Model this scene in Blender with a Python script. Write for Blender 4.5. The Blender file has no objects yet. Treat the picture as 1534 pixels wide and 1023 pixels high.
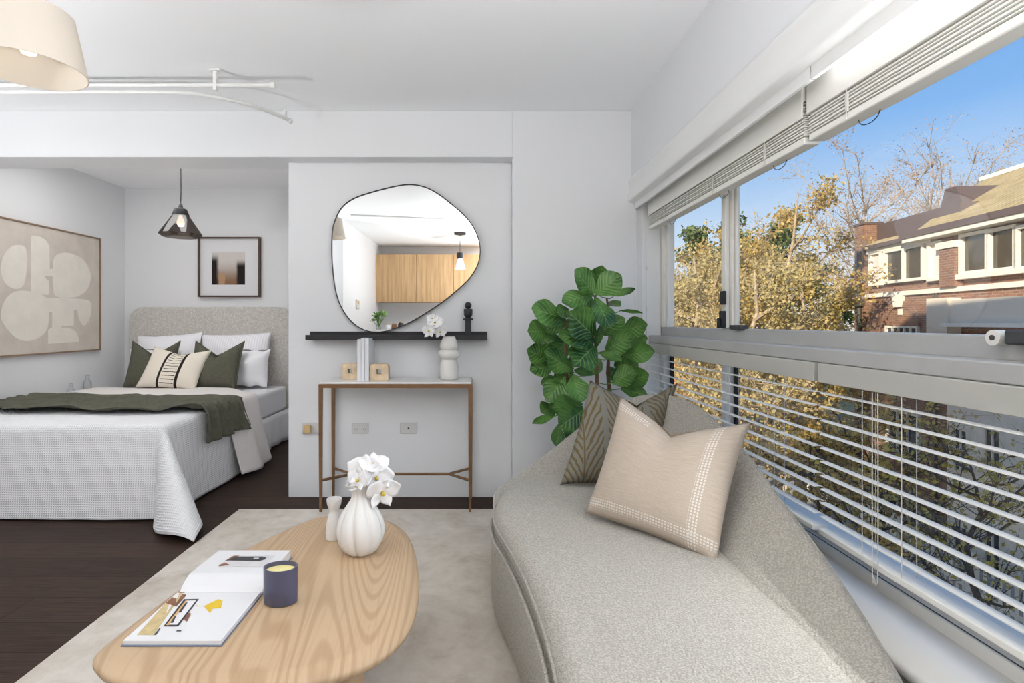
import bpy, math, random
from mathutils import Vector, Matrix, noise
R = math.radians
C = bpy.context.scene.collection
EYE = 1.174          # camera height
F = 800.0            # focal length in pixels of a 1534 px wide picture
random.seed(7)

# ------------------------------------------------------------------ mesh builder
class MB:
    def __init__(s):
        s.v = []; s.f = []; s.m = []; s.uv = []
    def face(s, idx, mi=0, uv=None):
        s.f.append(tuple(idx)); s.m.append(mi); s.uv.append(uv)
    def box(s, x0, x1, y0, y1, z0, z1, mi=0):
        if x0 > x1: x0, x1 = x1, x0
        if y0 > y1: y0, y1 = y1, y0
        if z0 > z1: z0, z1 = z1, z0
        b = len(s.v)
        s.v += [(x0,y0,z0),(x1,y0,z0),(x1,y1,z0),(x0,y1,z0),(x0,y0,z1),(x1,y0,z1),(x1,y1,z1),(x0,y1,z1)]
        for q in ((3,2,1,0),(4,5,6,7),(0,1,5,4),(1,2,6,5),(2,3,7,6),(3,0,4,7)):
            s.face([b+i for i in q], mi)
        return s
    def loft(s, rings, closed=True, cap=True, mi=0, loop=False):
        b = len(s.v); n = len(rings[0]); k = len(rings)
        for r in rings: s.v += [tuple(p) for p in r]
        for i in range(k if loop else k-1):
            i2 = (i+1) % k
            for j in range(n if closed else n-1):
                j2 = (j+1) % n
                s.face((b+i*n+j, b+i*n+j2, b+i2*n+j2, b+i2*n+j), mi)
        if cap and closed and not loop:
            s.face([b+j for j in reversed(range(n))], mi)
            s.face([b+(k-1)*n+j for j in range(n)], mi)
        return s
    def tube(s, pts, r, n=8, mi=0, cap=True, loop=False):
        pts = [Vector(p) for p in pts]; k = len(pts)
        rs = r if isinstance(r, (list, tuple)) else [r]*k
        rings = []; up = None
        for i in range(k):
            if loop: t = pts[(i+1) % k]-pts[i-1]
            else: t = pts[min(i+1, k-1)]-pts[max(i-1, 0)]
            if t.length < 1e-9: t = Vector((0,0,1))
            t.normalize()
            if up is None:
                a = Vector((0,0,1)) if abs(t.z) < .9 else Vector((1,0,0))
                up = (a - t*a.dot(t)).normalized()
            else:
                q = up - t*up.dot(t)
                up = q.normalized() if q.length > 1e-6 else up
            w = t.cross(up)
            rings.append([pts[i] + (up*math.cos(2*math.pi*j/n) + w*math.sin(2*math.pi*j/n))*rs[i] for j in range(n)])
        return s.loft(rings, True, cap, mi, loop)
    def lathe(s, prof, n=32, c=(0,0,0), mod=None, mi=0, sy=1.0, cap=True):
        rings = []
        for i, (r, z) in enumerate(prof):
            ring = []
            for j in range(n):
                a = 2*math.pi*j/n
                rr = r if mod is None else r*mod(a, z)
                ring.append((c[0]+rr*math.cos(a), c[1]+rr*math.sin(a)*sy, c[2]+z))
            rings.append(ring)
        return s.loft(rings, True, cap, mi)
    def prism(s, pts, fn, d0, d1, mi=0):
        """flat outline pts (a, b) pushed from depth d0 to d1; fn(a, b, d) gives the 3-D point"""
        return s.loft([[fn(a, b, d0) for a, b in pts], [fn(a, b, d1) for a, b in pts]], True, True, mi)
    def grid(s, nu, nv, fn, mi=0, uvf=None, wrapu=False):
        b = len(s.v)
        for i in range(nu+1):
            for j in range(nv+1):
                s.v.append(tuple(fn(i/nu, j/nv)))
        w = nv+1
        for i in range(nu):
            for j in range(nv):
                uv = None
                if uvf: uv = [uvf(i/nu, j/nv), uvf((i+1)/nu, j/nv), uvf((i+1)/nu, (j+1)/nv), uvf(i/nu, (j+1)/nv)]
                s.face((b+i*w+j, b+(i+1)*w+j, b+(i+1)*w+j+1, b+i*w+j+1), mi, uv)
        return s
    def build(s, name, mats, parent=None, smooth=True, bevel=0, seg=2, sub=0, org=None, solid=0, ang=40, local=False):
        if not isinstance(mats, (list, tuple)): mats = [mats]
        if org is None:
            root = parent
            while root is not None and root.parent is not None: root = root.parent
            o = Vector((0,0,0)) if (root is None or local) else root.location.copy()
        else: o = Vector(org)
        me = bpy.data.meshes.new(name)
        me.from_pydata([Vector(v)-o for v in s.v], [], s.f)
        for m in mats: me.materials.append(m)
        for p, mi in zip(me.polygons, s.m):
            p.material_index = mi
        if any(u is not None for u in s.uv):
            l = me.uv_layers.new(name='UVMap')
            for p, u in zip(me.polygons, s.uv):
                if u is not None:
                    for li, q in zip(p.loop_indices, u): l.data[li].uv = q
        me.validate(); me.update()
        if smooth:
            for p in me.polygons: p.use_smooth = True
            me.set_sharp_from_angle(angle=R(ang))
        ob = bpy.data.objects.new(name, me); C.objects.link(ob)
        if parent is not None: ob.parent = parent
        elif org is not None: ob.location = o
        if solid:
            md = ob.modifiers.new('solid', 'SOLIDIFY'); md.thickness = solid; md.offset = 0
        if bevel:
            md = ob.modifiers.new('bevel', 'BEVEL'); md.width = bevel; md.segments = seg; md.limit_method = 'ANGLE'
            md.harden_normals = False
        if sub:
            md = ob.modifiers.new('sub', 'SUBSURF'); md.levels = sub; md.render_levels = sub
        return ob

def bx(*a): return MB().box(*a)

def tag(o, label=None, cat=None, group=None, kind=None):
    if label: o['label'] = label
    if cat: o['category'] = cat
    if group: o['group'] = group
    if kind: o['kind'] = kind
    return o

def thing(name, label, cat, loc=(0,0,0), group=None, rz=0):
    o = bpy.data.objects.new(name, None); C.objects.link(o)
    o.empty_display_size = .05
    o.location = loc; o.rotation_euler = (0,0,rz)
    return tag(o, label, cat, group)

def struct(name, mb, m, label=None, **k):
    k.setdefault('smooth', False)
    return tag(mb.build(name, m, **k), label, None, None, 'structure')

def copy_tree(o, parent=None):
    c = o.copy(); C.objects.link(c)
    if parent is not None: c.parent = parent
    for ch in list(o.children): copy_tree(ch, c)
    return c

def cat_rom(pts, n=8, closed=True):
    P = [Vector(p) for p in pts]; k = len(P); out = []
    for i in range(k if closed else k-1):
        if closed: a, b, c, d = P[i-1], P[i], P[(i+1) % k], P[(i+2) % k]
        else: a, b, c, d = P[max(i-1,0)], P[i], P[i+1], P[min(i+2,k-1)]
        for j in range(n):
            t = j/n
            out.append(.5*((2*b)+(c-a)*t+(2*a-5*b+4*c-d)*t*t+(3*b-a-3*c+d)*t**3))
    if not closed: out.append(P[-1])
    return out

def smooth_loop(pts, it=2):
    P = [Vector(p) for p in pts]
    for _ in range(it):
        P = [(P[i-1]+P[i]*2+P[(i+1) % len(P)])/4 for i in range(len(P))]
    return P

def offset_loop(pts, d):
    """pts: 2-D closed loop (counter-clockwise); moves it outwards by d"""
    P = [Vector((p[0], p[1])) for p in pts]; n = len(P); out = []
    for i in range(n):
        t = (P[(i+1) % n]-P[i-1]).normalized()
        out.append(P[i]+Vector((t.y, -t.x))*d)
    return out

def ccw(pts):
    a = sum(pts[i-1][0]*pts[i][1]-pts[i][0]*pts[i-1][1] for i in range(len(pts)))
    return pts if a > 0 else list(reversed(pts))

def slab_rings(loop, z0, z1, r, seg=5, inset=0.0):
    """rings of a rounded slab over a 2-D loop"""
    rings = []
    for i in range(seg+1):
        a = math.pi/2*i/seg
        rings.append([(p.x, p.y, z0+r*(1-math.sin(a))) for p in offset_loop(loop, -r*(1-math.cos(math.pi/2-a)) if False else -r*(1-math.sin(a)) if False else -r*(1-math.cos(a)) if False else -r*(1-math.sin(a)))])
    return rings

def rounded_slab(mb, loop, z0, z1, rb, rt, seg=6, mi=0, dome=0.0):
    rings = []
    for i in range(seg+1):
        a = math.pi/2*i/seg
        rings.append([(p[0], p[1], z0+rb*(1-math.sin(a))) for p in offset_loop(loop, -rb*(1-math.cos(math.pi/2-a)) )] if rb > 0 else [(p[0], p[1], z0) for p in loop])
        if rb <= 0: break
    for i in range(seg+1):
        a = math.pi/2*i/seg
        rings.append([(p[0], p[1], z1-rt*(1-math.sin(a))) for p in offset_loop(loop, -rt*(1-math.cos(a)))])
    # bottom rings must run from the underside outwards
    if rb > 0:
        low = []
        for i in range(seg+1):
            a = math.pi/2*i/seg
            low.append([(p[0], p[1], z0+rb*(1-math.cos(a))) for p in offset_loop(loop, -rb*(1-math.sin(a)))])
        rings = low
    else:
        rings = [[(p[0], p[1], z0) for p in loop]]
    for i in range(seg+1):
        a = math.pi/2*i/seg
        rings.append([(p[0], p[1], z1-rt+rt*math.sin(a)) for p in offset_loop(loop, -rt*(1-math.cos(a)))])
    if dome:
        last = rings[-1]
        cx = sum(p[0] for p in last)/len(last); cy = sum(p[1] for p in last)/len(last)
        for q in (.85, .6, .3):
            rings.append([(cx+(p[0]-cx)*q, cy+(p[1]-cy)*q, p[2]+dome*(1-q*q)) for p in last])
    mb.loft(rings, True, True, mi)
    return mb

# ------------------------------------------------------------------ materials
def lin(c):
    return tuple(((x/255)/12.92 if x/255 <= .04045 else ((x/255+.055)/1.055)**2.4) for x in c[:3])+(1,)

class N:
    def __init__(s, name):
        s.m = bpy.data.materials.new(name); s.m.use_nodes = True
        s.t = s.m.node_tree; s.n = s.t.nodes
        s.b = s.n['Principled BSDF']; s.out = s.n['Material Output']
    def add(s, typ, **k):
        nd = s.n.new(typ)
        for a, b in k.items(): setattr(nd, a, b)
        return nd
    def link(s, a, b): s.t.links.new(a, b)
    def val(s, sock, v):
        if isinstance(v, bpy.types.NodeSocket): s.link(v, sock)
        else: sock.default_value = v
    def math(s, op, a, b=None, c=None, clamp=False):
        nd = s.add('ShaderNodeMath', operation=op, use_clamp=clamp)
        s.val(nd.inputs[0], a)
        if b is not None: s.val(nd.inputs[1], b)
        if c is not None: s.val(nd.inputs[2], c)
        return nd.outputs[0]
    def mix(s, f, a, b):
        nd = s.add('ShaderNodeMix', data_type='RGBA')
        s.val(nd.inputs[0], f); s.val(nd.inputs[6], a); s.val(nd.inputs[7], b)
        return nd.outputs[2]
    def coord(s, kind='Object', scale=(1,1,1), rot=(0,0,0)):
        tc = s.add('ShaderNodeTexCoord'); mp = s.add('ShaderNodeMapping')
        s.link(tc.outputs[kind], mp.inputs[0])
        mp.inputs['Scale'].default_value = scale; mp.inputs['Rotation'].default_value = rot
        return mp.outputs[0]
    def xyz(s, v):
        nd = s.add('ShaderNodeSeparateXYZ'); s.link(v, nd.inputs[0]); return nd.outputs
    def noise(s, v, scale, detail=3, rough=.5, dist=0):
        nd = s.add('ShaderNodeTexNoise'); s.link(v, nd.inputs['Vector'])
        nd.inputs['Scale'].default_value = scale; nd.inputs['Detail'].default_value = detail
        nd.inputs['Roughness'].default_value = rough; nd.inputs['Distortion'].default_value = dist
        return nd.outputs['Fac']
    def ramp(s, f, stops):
        nd = s.add('ShaderNodeValToRGB'); s.link(f, nd.inputs[0])
        e = nd.color_ramp.elements
        while len(e) < len(stops): e.new(.5)
        for q, (p, c) in zip(e, stops): q.position = p; q.color = c
        return nd.outputs[0]
    def smooth(s, x, a, b):
        nd = s.add('ShaderNodeMapRange', interpolation_type='SMOOTHSTEP')
        s.val(nd.inputs[0], x); nd.inputs[1].default_value = a; nd.inputs[2].default_value = b
        return nd.outputs[0]
    def bump(s, h, strength=.3, dist=.01):
        nd = s.add('ShaderNodeBump'); s.link(h, nd.inputs['Height'])
        nd.inputs['Strength'].default_value = strength; nd.inputs['Distance'].default_value = dist
        s.link(nd.outputs[0], s.b.inputs['Normal'])
    def set(s, col=None, rough=None, metal=None, spec=None):
        if col is not None: s.val(s.b.inputs['Base Color'], col)
        if rough is not None: s.val(s.b.inputs['Roughness'], rough)
        if metal is not None: s.b.inputs['Metallic'].default_value = metal
        if spec is not None: s.b.inputs['Specular IOR Level'].default_value = spec
        return s

def plain(name, col, rough=.5, metal=0, spec=.5, var=0, vs=6, bump=0, bs=80, bd=.004, coat=0):
    n = N(name); c = lin(col)
    v = n.coord()
    if var:
        f = n.noise(v, vs, 4)
        d = tuple(x*(1-var) for x in c[:3])+(1,); u = tuple(min(1, x*(1+var)) for x in c[:3])+(1,)
        c = n.mix(n.smooth(f, .3, .7), d, u)
    n.set(c, rough, metal, spec)
    if bump: n.bump(n.noise(v, bs, 3), bump, bd)
    if coat: n.b.inputs['Coat Weight'].default_value = coat
    return n.m

M = {}
M['wall'] = plain('wall_paint', (226,227,229), .65, spec=.25, bump=.06, bs=60, bd=.002)
M['ceiling'] = plain('ceiling_paint', (246,247,249), .7, spec=.2)
M['gloss'] = plain('gloss_white_paint', (232,232,231), .35)
M['sillwhite'] = plain('window_sill_paint', (222,219,213), .4)
M['alu'] = plain('painted_aluminium', (178,178,177), .38, var=.04)
M['aluw'] = plain('white_aluminium', (234,231,224), .35)
M['seal'] = plain('black_rubber_seal', (22,22,23), .6)
M['blind'] = plain('blind_slat_white', (236,234,228), .45)
M['blindgrey'] = plain('blind_valance_grey', (186,185,179), .55)
M['cord'] = plain('blind_cord', (205,202,196), .7)
M['darkcord'] = plain('dark_cord', (45,44,44), .7)
M['black'] = plain('matt_black', (26,26,28), .45, var=.1, vs=30)
M['blackwood'] = plain('black_stained_wood', (30,30,33), .5, bump=.1, bs=120)
M['rail'] = plain('white_rail', (226,226,224), .3)
M['ceram'] = plain('white_ceramic_matt', (222,220,216), .5, bump=.05, bs=160, bd=.002)
M['ceramgrey'] = plain('pale_ceramic', (222,220,215), .6, bump=.06, bs=150, bd=.002)
M['petal'] = plain('orchid_petal', (236,235,236), .5)
M['stem'] = plain('orchid_stem', (52,50,22), .5)
M['pistil'] = plain('orchid_centre', (196,176,70), .5)
M['bronze'] = plain('brushed_bronze', (142,108,78), .38, metal=.75, var=.08, vs=20)
M['paper'] = plain('white_paper', (220,220,222), .55)
M['cover'] = plain('book_cover', (222,223,227), .45)
M['coverblue'] = plain('book_board_blue', (112,122,142), .5)
M['navy'] = plain('navy_candle_vessel', (78,80,104), .3)
M['wax'] = plain('candle_wax', (240,226,160), .5)
M['trunkp'] = plain('plant_stem', (118,88,66), .8, bump=.4, bs=60)
M['pot'] = plain('pot_grey', (150,147,142), .6)
M['soil'] = plain('potting_soil', (52,40,32), .95)
M['mattress'] = plain('mattress_white', (226,226,229), .75, bump=.1, bs=90)
M['linen'] = plain('white_linen', (236,236,240), .8, bump=.25, bs=9, bd=.02)
M['green'] = plain('olive_green_linen', (84,83,70), .9, var=.12, vs=40, bump=.25, bs=500, bd=.002)
M['plate'] = plain('socket_plate', (206,205,203), .35)
M['slot'] = plain('socket_slot', (48,48,50), .6)
M['tan'] = plain('tan_plug', (206,176,126), .5)
M['walnut'] = plain('dark_walnut_frame', (74,50,38), .5, var=.15, vs=30)
M['paleoakframe'] = plain('pale_oak_frame', (140,116,94), .5, var=.1, vs=20)
M['pole'] = plain('steel', (170,170,170), .3, metal=.9)
M['cabinet'] = None

def glassy(name, col=(1,1,1,1), gloss=.08, rough=0.0):
    n = N(name); n.n.remove(n.b)
    tr = n.add('ShaderNodeBsdfTransparent'); tr.inputs[0].default_value = col
    gl = n.add('ShaderNodeBsdfGlossy'); gl.inputs['Roughness'].default_value = rough
    fr = n.add('ShaderNodeLayerWeight'); fr.inputs[0].default_value = .35
    mx = n.add('ShaderNodeMixShader')
    f = n.math('MULTIPLY_ADD', fr.outputs['Fresnel'], gloss, .01, True)
    n.link(f, mx.inputs[0]); n.link(tr.outputs[0], mx.inputs[1]); n.link(gl.outputs[0], mx.inputs[2])
    n.link(mx.outputs[0], n.out.inputs[0])
    return n.m
M['pane'] = glassy('window_glass', (.985,.99,.99,1), .05)
M['smoke'] = glassy('smoked_glass', (.55,.51,.48,1), .07)
M['clear'] = glassy('clear_glass', (.93,.94,.94,1), .45)
M['sheer'] = M['clear']

def emit(name, col, strength):
    n = N(name); n.set(lin(col), .5)
    n.b.inputs['Emission Color'].default_value = lin(col); n.b.inputs['Emission Strength'].default_value = strength
    return n.m
M['bulb'] = emit('lit_bulb', (255,236,206), 1.8)
M['panel'] = emit('fill_panel_diffuser', (255,252,246), 1.5)  # diffuser of the added ceiling fill lights

def mirror_mat():
    n = N('mirror_glass'); n.set((.85,.86,.86,1), 0.0, 1.0); return n.m
M['mirror'] = mirror_mat()

def floor_mat():
    n = N('dark_oak_floor'); v = n.coord()
    br = n.add('ShaderNodeTexBrick'); n.link(v, br.inputs['Vector'])
    br.inputs['Scale'].default_value = 1; br.inputs['Brick Width'].default_value = 1.9; br.inputs['Row Height'].default_value = .19
    br.inputs['Mortar Size'].default_value = .0018; br.inputs['Mortar Smooth'].default_value = .2; br.offset = .37
    br.inputs['Color1'].default_value = (.25,.25,.25,1); br.inputs['Color2'].default_value = (.8,.8,.8,1); br.inputs['Mortar'].default_value = (0,0,0,1)
    g = n.noise(n.coord(scale=(1.2,26,1)), 4, 6, .6, .4)
    g2 = n.noise(n.coord(scale=(2,90,1)), 4, 3)
    c = n.mix(br.outputs['Color'], lin((48,37,31)), lin((74,58,49)))
    c = n.mix(n.smooth(g, .35, .75), c, lin((42,33,30)))
    c = n.mix(n.math('MULTIPLY', n.smooth(g2, .5, .8), .35), c, lin((92,76,68)))
    c = n.mix(br.outputs['Fac'], c, lin((26,20,19)))
    n.set(c, .5, spec=.08)
    n.bump(n.math('ADD', g2, n.math('MULTIPLY', br.outputs['Fac'], -2.0)), .15, .003)
    return n.m
M['floor'] = floor_mat()

def rug_mat():
    n = N('mottled_wool_rug'); v = n.coord()
    a = n.noise(v, 2.6, 6, .65, .6); b = n.noise(v, 13, 5, .7)
    c = n.ramp(n.math('MULTIPLY_ADD', a, .65, n.math('MULTIPLY', b, .35)), [(.3, lin((168,158,146))), (.46, lin((196,188,177))), (.62, lin((213,207,199)))])
    n.set(c, .95, spec=.1); n.bump(n.noise(v, 260, 2), .35, .004); return n.m
M['rug'] = rug_mat()

def oak_mat(name, c0, c1, rot=0, stretch=8.5, rings=62, sc=1.25):
    n = N(name)
    tc = n.add('ShaderNodeTexCoord')
    r1 = n.add('ShaderNodeVectorRotate', rotation_type='Z_AXIS'); n.link(tc.outputs['Object'], r1.inputs[0]); r1.inputs['Angle'].default_value = rot
    mp = n.add('ShaderNodeMapping'); n.link(r1.outputs[0], mp.inputs[0]); mp.inputs['Scale'].default_value = (1, 1/stretch, .35)
    h = n.noise(mp.outputs[0], sc*2.4, 1.2, .45)
    w = n.math('SINE', n.math('MULTIPLY', h, rings*6.0))
    line = n.smooth(w, -.2, 1.0)
    mp2 = n.add('ShaderNodeMapping'); n.link(r1.outputs[0], mp2.inputs[0]); mp2.inputs['Scale'].default_value = (220, 5, 30)
    fine = n.noise(mp2.outputs[0], 1, 3)
    big = n.noise(mp.outputs[0], 4, 3)
    c = n.mix(n.math('MULTIPLY', line, .50), lin(c0), lin(c1))
    c = n.mix(n.math('MULTIPLY', n.smooth(fine, .45, .8), .4), c, lin(c1))
    c = n.mix(n.math('MULTIPLY', n.smooth(big, .3, .8), .25), c, lin(tuple(min(255, x+10) for x in c0)))
    n.set(c, .42, spec=.35); n.bump(fine, .06, .001); return n.m
M['oak'] = oak_mat('pale_oak', (190,163,131), (158,127,94), rot=R(-6))
def cab_mat():
    n = N('oak_veneer'); g = n.noise(n.coord(scale=(14,14,.7)), 2.2, 5, .6, .3)
    g2 = n.noise(n.coord(scale=(90,90,1.5)), 2, 3)
    c = n.mix(n.smooth(g, .3, .7), lin((176,140,98)), lin((206,172,128)))
    c = n.mix(n.math('MULTIPLY', n.smooth(g2, .5, .8), .3), c, lin((150,114,76)))
    n.set(c, .5); return n.m
M['cabinet'] = cab_mat()
M['travertine'] = plain('travertine', (214,192,160), .6, var=.16, vs=22, bump=.25, bs=60)

def boucle_mat():
    n = N('cream_boucle'); v = n.coord()
    vo = n.add('ShaderNodeTexVoronoi'); n.link(v, vo.inputs['Vector']); vo.inputs['Scale'].default_value = 190
    ns = n.noise(v, 110, 4, .7)
    h = n.math('ADD', n.math('MULTIPLY', vo.outputs['Distance'], -.9), n.math('MULTIPLY', ns, 1.2))
    c = n.mix(n.smooth(h, -.1, .55), lin((168,163,153)), lin((196,192,182)))
    n.set(c, .95, spec=.1); n.bump(h, .8, .006)
    n.b.inputs['Sheen Weight'].default_value = .2
    return n.m
M['boucle'] = boucle_mat()
def headboard_mat():
    n = N('headboard_boucle'); v = n.coord()
    a = n.noise(v, 60, 4, .7); c = n.mix(n.smooth(a, .35, .7), lin((186,182,176)), lin((216,212,206)))
    n.set(c, .95, spec=.1); n.bump(a, .6, .006); return n.m
M['headboard'] = headboard_mat()

def waffle_mat(name, col, pitch, ribs=False, strength=.9):
    n = N(name); tc = n.add('ShaderNodeTexCoord'); o = n.xyz(tc.outputs['UV'])
    k = 2*math.pi/pitch
    wy = n.math('SINE', n.math('MULTIPLY', o[1], k))
    if ribs: h = wy
    else: h = n.math('MAXIMUM', n.math('SINE', n.math('MULTIPLY', o[0], k)), wy)
    c = n.mix(n.smooth(h, -.7, .7), tuple(x*.90 for x in lin(col)[:3])+(1,), lin(col))
    n.set(c, .9, spec=.1); n.bump(h, strength, .004); return n.m
M['waffle'] = waffle_mat('white_waffle_weave', (240,240,242), .0135, False, .55)
M['ribbed'] = waffle_mat('ribbed_cream_cotton', (236,231,229), .014, True, .35)
M['pillowrib'] = uvmat_ = None

def uvmat(name, fn, rough=.85, bump=None):
    n = N(name); tc = n.add('ShaderNodeTexCoord'); o = n.xyz(tc.outputs['UV'])
    c = fn(n, o[0], o[1], tc.outputs['UV']); n.set(c, rough, spec=.15)
    n.bump(n.noise(n.coord(), bump or 300, 3), .3, .003); return n.m
def band(n, x, a, b, e=.004):
    return n.math('MULTIPLY', n.smooth(x, a-e, a+e), n.math('SUBTRACT', 1.0, n.smooth(x, b-e, b+e)))
def stripe_fn(n, u, v, uv):
    bands = n.math('ADD', band(n, u, .345, .385), band(n, u, .64, .69))
    fr = n.math('FRACT', n.math('MULTIPLY_ADD', v, 11.5, n.math('MULTIPLY', n.noise(n.coord('UV'), 5, 2), .35)))
    st = n.math('MULTIPLY', n.math('LESS_THAN', fr, .2), band(n, u, .4, .63))
    return n.mix(n.math('MAXIMUM', bands, st, None, True), lin((226,218,204)), lin((40,34,32)))
M['striped'] = uvmat('cream_striped_cotton', stripe_fn)
def stitch_fn(n, u, v, uv):
    def rows(a, b, w0, w1, cnt):
        r = n.math('LESS_THAN', n.math('FRACT', n.math('MULTIPLY', a, cnt)), .55)
        d = n.math('LESS_THAN', n.math('FRACT', n.math('MULTIPLY', b, 46)), .62)
        return n.math('MULTIPLY', n.math('MULTIPLY', r, d), band(n, a, w0, w1, .001))
    f = n.math('MAXIMUM', rows(u, v, .80, .865, 48), rows(v, u, .07, .135, 48))
    f = n.math('MAXIMUM', f, n.math('MULTIPLY', rows(v, u, .90, .95, 48), n.math('LESS_THAN', u, .35)))
    g = n.noise(n.coord('UV', scale=(3,60,1)), 3, 3)
    base = n.mix(n.smooth(g, .3, .7), lin((178,164,149)), lin((190,177,162)))
    return n.mix(f, base, lin((216,210,202)))
M['beige'] = uvmat('beige_linen_stitched', stitch_fn, bump=220)
def leaf_fn(n, u, v, uv):
    # feathered palm fronds: chevron ribs either side of slanting midribs
    p = n.math('ADD', n.math('MULTIPLY', u, 2.1), n.math('MULTIPLY', v, .8))
    f = n.math('FRACT', p)
    d = n.math('ABSOLUTE', n.math('SUBTRACT', f, .5))
    nz = n.noise(n.coord('UV'), 6, 2)
    ph = n.math('ADD', n.math('MULTIPLY', v, 9.0), n.math('ADD', n.math('MULTIPLY', d, -8.0), n.math('MULTIPLY', nz, 1.6)))
    rib = n.math('LESS_THAN', n.math('FRACT', ph), .38)
    rib = n.math('MULTIPLY', rib, band(n, d, .03, .44, .01))
    stem = n.math('LESS_THAN', d, .018)
    m = n.math('MAXIMUM', rib, stem)
    return n.mix(m, lin((124,122,112)), lin((106,91,62)))
M['palm'] = uvmat('grey_velvet_palm_pattern', leaf_fn, .75)

def rib_fn(n, u, v, uv):
    w = n.math('SINE', n.math('MULTIPLY', u, 170.0))
    return n.mix(n.smooth(w, -.6, .8), lin((228,228,233)), lin((240,240,244)))
M['pillowrib'] = uvmat('ribbed_pillow_cotton', rib_fn)
def print_fn(n, u, v, uv):
    nz = n.noise(n.coord('UV'), 4, 3)
    uu = n.math('ADD', u, n.math('MULTIPLY', n.math('SUBTRACT', nz, .5), .09))
    c = n.mix(n.smooth(v, .05, .8), lin((132,100,74)), lin((206,200,195)))
    lowm = n.math('MULTIPLY', band(n, uu, .2, .40, .03), n.math('SUBTRACT', 1.0, n.smooth(v, .30, .42)))
    c = n.mix(lowm, c, lin((176,142,112)))
    l = n.math('MULTIPLY', n.math('SUBTRACT', 1.0, n.smooth(uu, .12, .24)), n.math('SUBTRACT', 1.0, n.smooth(v, .7, 1.0)))
    r = n.math('MULTIPLY', n.smooth(uu, .70, .80), n.math('SUBTRACT', 1.0, n.smooth(v, .55, .82)))
    return n.mix(n.math('MAXIMUM', l, r), c, lin((34,25,24)))
M['print'] = uvmat('blurred_towers_print', print_fn, .5)
M['canvas'] = plain('canvas_taupe', (203,194,184), .8, var=.06, vs=7, bump=.2, bs=240, bd=.002)
M['canvascream'] = plain('canvas_cream', (226,220,211), .8, var=.03, vs=9, bump=.15, bs=200, bd=.002)

def leaf_mat(name, c0, c1, ws=.0, trans=.25, rough=.4):
    n = N(name); v = n.coord()
    f = n.noise(v, 9, 3); oi = n.noise(v, 2.5, 2)
    c = n.mix(n.smooth(n.math('MULTIPLY_ADD', f, .5, n.math('MULTIPLY', oi, .5)), .35, .62), lin(c0), lin(c1))
    n.set(c, rough)
    tl = n.add('ShaderNodeBsdfTranslucent'); n.val(tl.inputs[0], c)
    mx = n.add('ShaderNodeMixShader'); mx.inputs[0].default_value = trans
    n.link(n.b.outputs[0], mx.inputs[1]); n.link(tl.outputs[0], mx.inputs[2]); n.link(mx.outputs[0], n.out.inputs[0])
    return n
def fig_mat():
    n = leaf_mat('fiddle_leaf', (30,72,28), (98,146,68), trans=.10, rough=.27)
    tc = n.add('ShaderNodeTexCoord'); o = n.xyz(tc.outputs['UV'])
    d = n.math('ABSOLUTE', n.math('SUBTRACT', o[0], .5))
    veins = n.math('LESS_THAN', n.math('FRACT', n.math('SUBTRACT', n.math('MULTIPLY', o[1], 7.0), n.math('MULTIPLY', d, 5.0))), .09)
    mid = n.math('LESS_THAN', d, .016)
    src = n.b.inputs['Base Color'].links[0].from_socket
    c = n.mix(n.math('MULTIPLY', n.math('MAXIMUM', veins, mid), .55), src, lin((136,168,100)))
    n.link(c, n.b.inputs['Base Color'])
    h = n.math('SINE', n.math('MULTIPLY', n.math('SUBTRACT', n.math('MULTIPLY', o[1], 7.0), n.math('MULTIPLY', d, 5.0)), 6.283))
    n.bump(h, .35, .006)
    return n.m
M['fig'] = fig_mat()
M['gold'] = leaf_mat('autumn_leaf', (160,130,62), (212,184,108), trans=.35, rough=.6).m
M['goldpale'] = leaf_mat('pale_autumn_leaf', (166,146,94), (212,192,134), trans=.35, rough=.6).m
M['olive'] = leaf_mat('olive_leaf', (134,128,58), (204,186,92), trans=.35, rough=.6).m
M['pine'] = leaf_mat('dark_green_leaf', (52,72,30), (104,118,52), trans=.2, rough=.6).m
M['rust'] = leaf_mat('rusty_twig_leaf', (150,120,106), (190,160,140), trans=.2, rough=.7).m
M['herb'] = leaf_mat('herb_leaf', (60,110,40), (130,170,80), trans=.2, rough=.5).m
M['bark'] = plain('tree_bark_pale', (168,148,122), .9, var=.25, vs=6, bump=.4, bs=20)
M['barkdark'] = plain('tree_bark_dark', (70,60,50), .9, var=.25, vs=6, bump=.4, bs=20)

def brick_mat(name, c1, c2, mortar):
    n = N(name); tc = n.add('ShaderNodeTexCoord'); o = n.xyz(tc.outputs['Object'])
    cb = n.add('ShaderNodeCombineXYZ'); n.link(n.math('ADD', o[1], o[0]), cb.inputs[0]); n.link(o[2], cb.inputs[1])
    br = n.add('ShaderNodeTexBrick'); n.link(cb.outputs[0], br.inputs['Vector'])
    br.inputs['Scale'].default_value = 1; br.inputs['Brick Width'].default_value = .24; br.inputs['Row Height'].default_value = .085
    br.inputs['Mortar Size'].default_value = .008
    br.inputs['Color1'].default_value = lin(c1); br.inputs['Color2'].default_value = lin(c2); br.inputs['Mortar'].default_value = lin(mortar)
    f = n.noise(n.coord(), 1.2, 4)
    c = n.mix(n.math('MULTIPLY', n.smooth(f, .4, .7), .3), br.outputs['Color'], lin(c2))
    n.set(c, .85); return n.m
M['brick'] = brick_mat('red_brick', (150,108,82), (122,86,68), (156,140,124))
M['cream'] = plain('cream_render', (232,224,206), .7, var=.04)
M['cream2'] = plain('off_white_render', (238,230,214), .8, var=.05)
M['fascia'] = plain('brown_gutter', (98,82,77), .6)
M['pinkpanel'] = plain('pale_pink_panel', (226,208,198), .6)
M['greybox'] = plain('grey_bay_panel', (224,210,190), .6)
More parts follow.
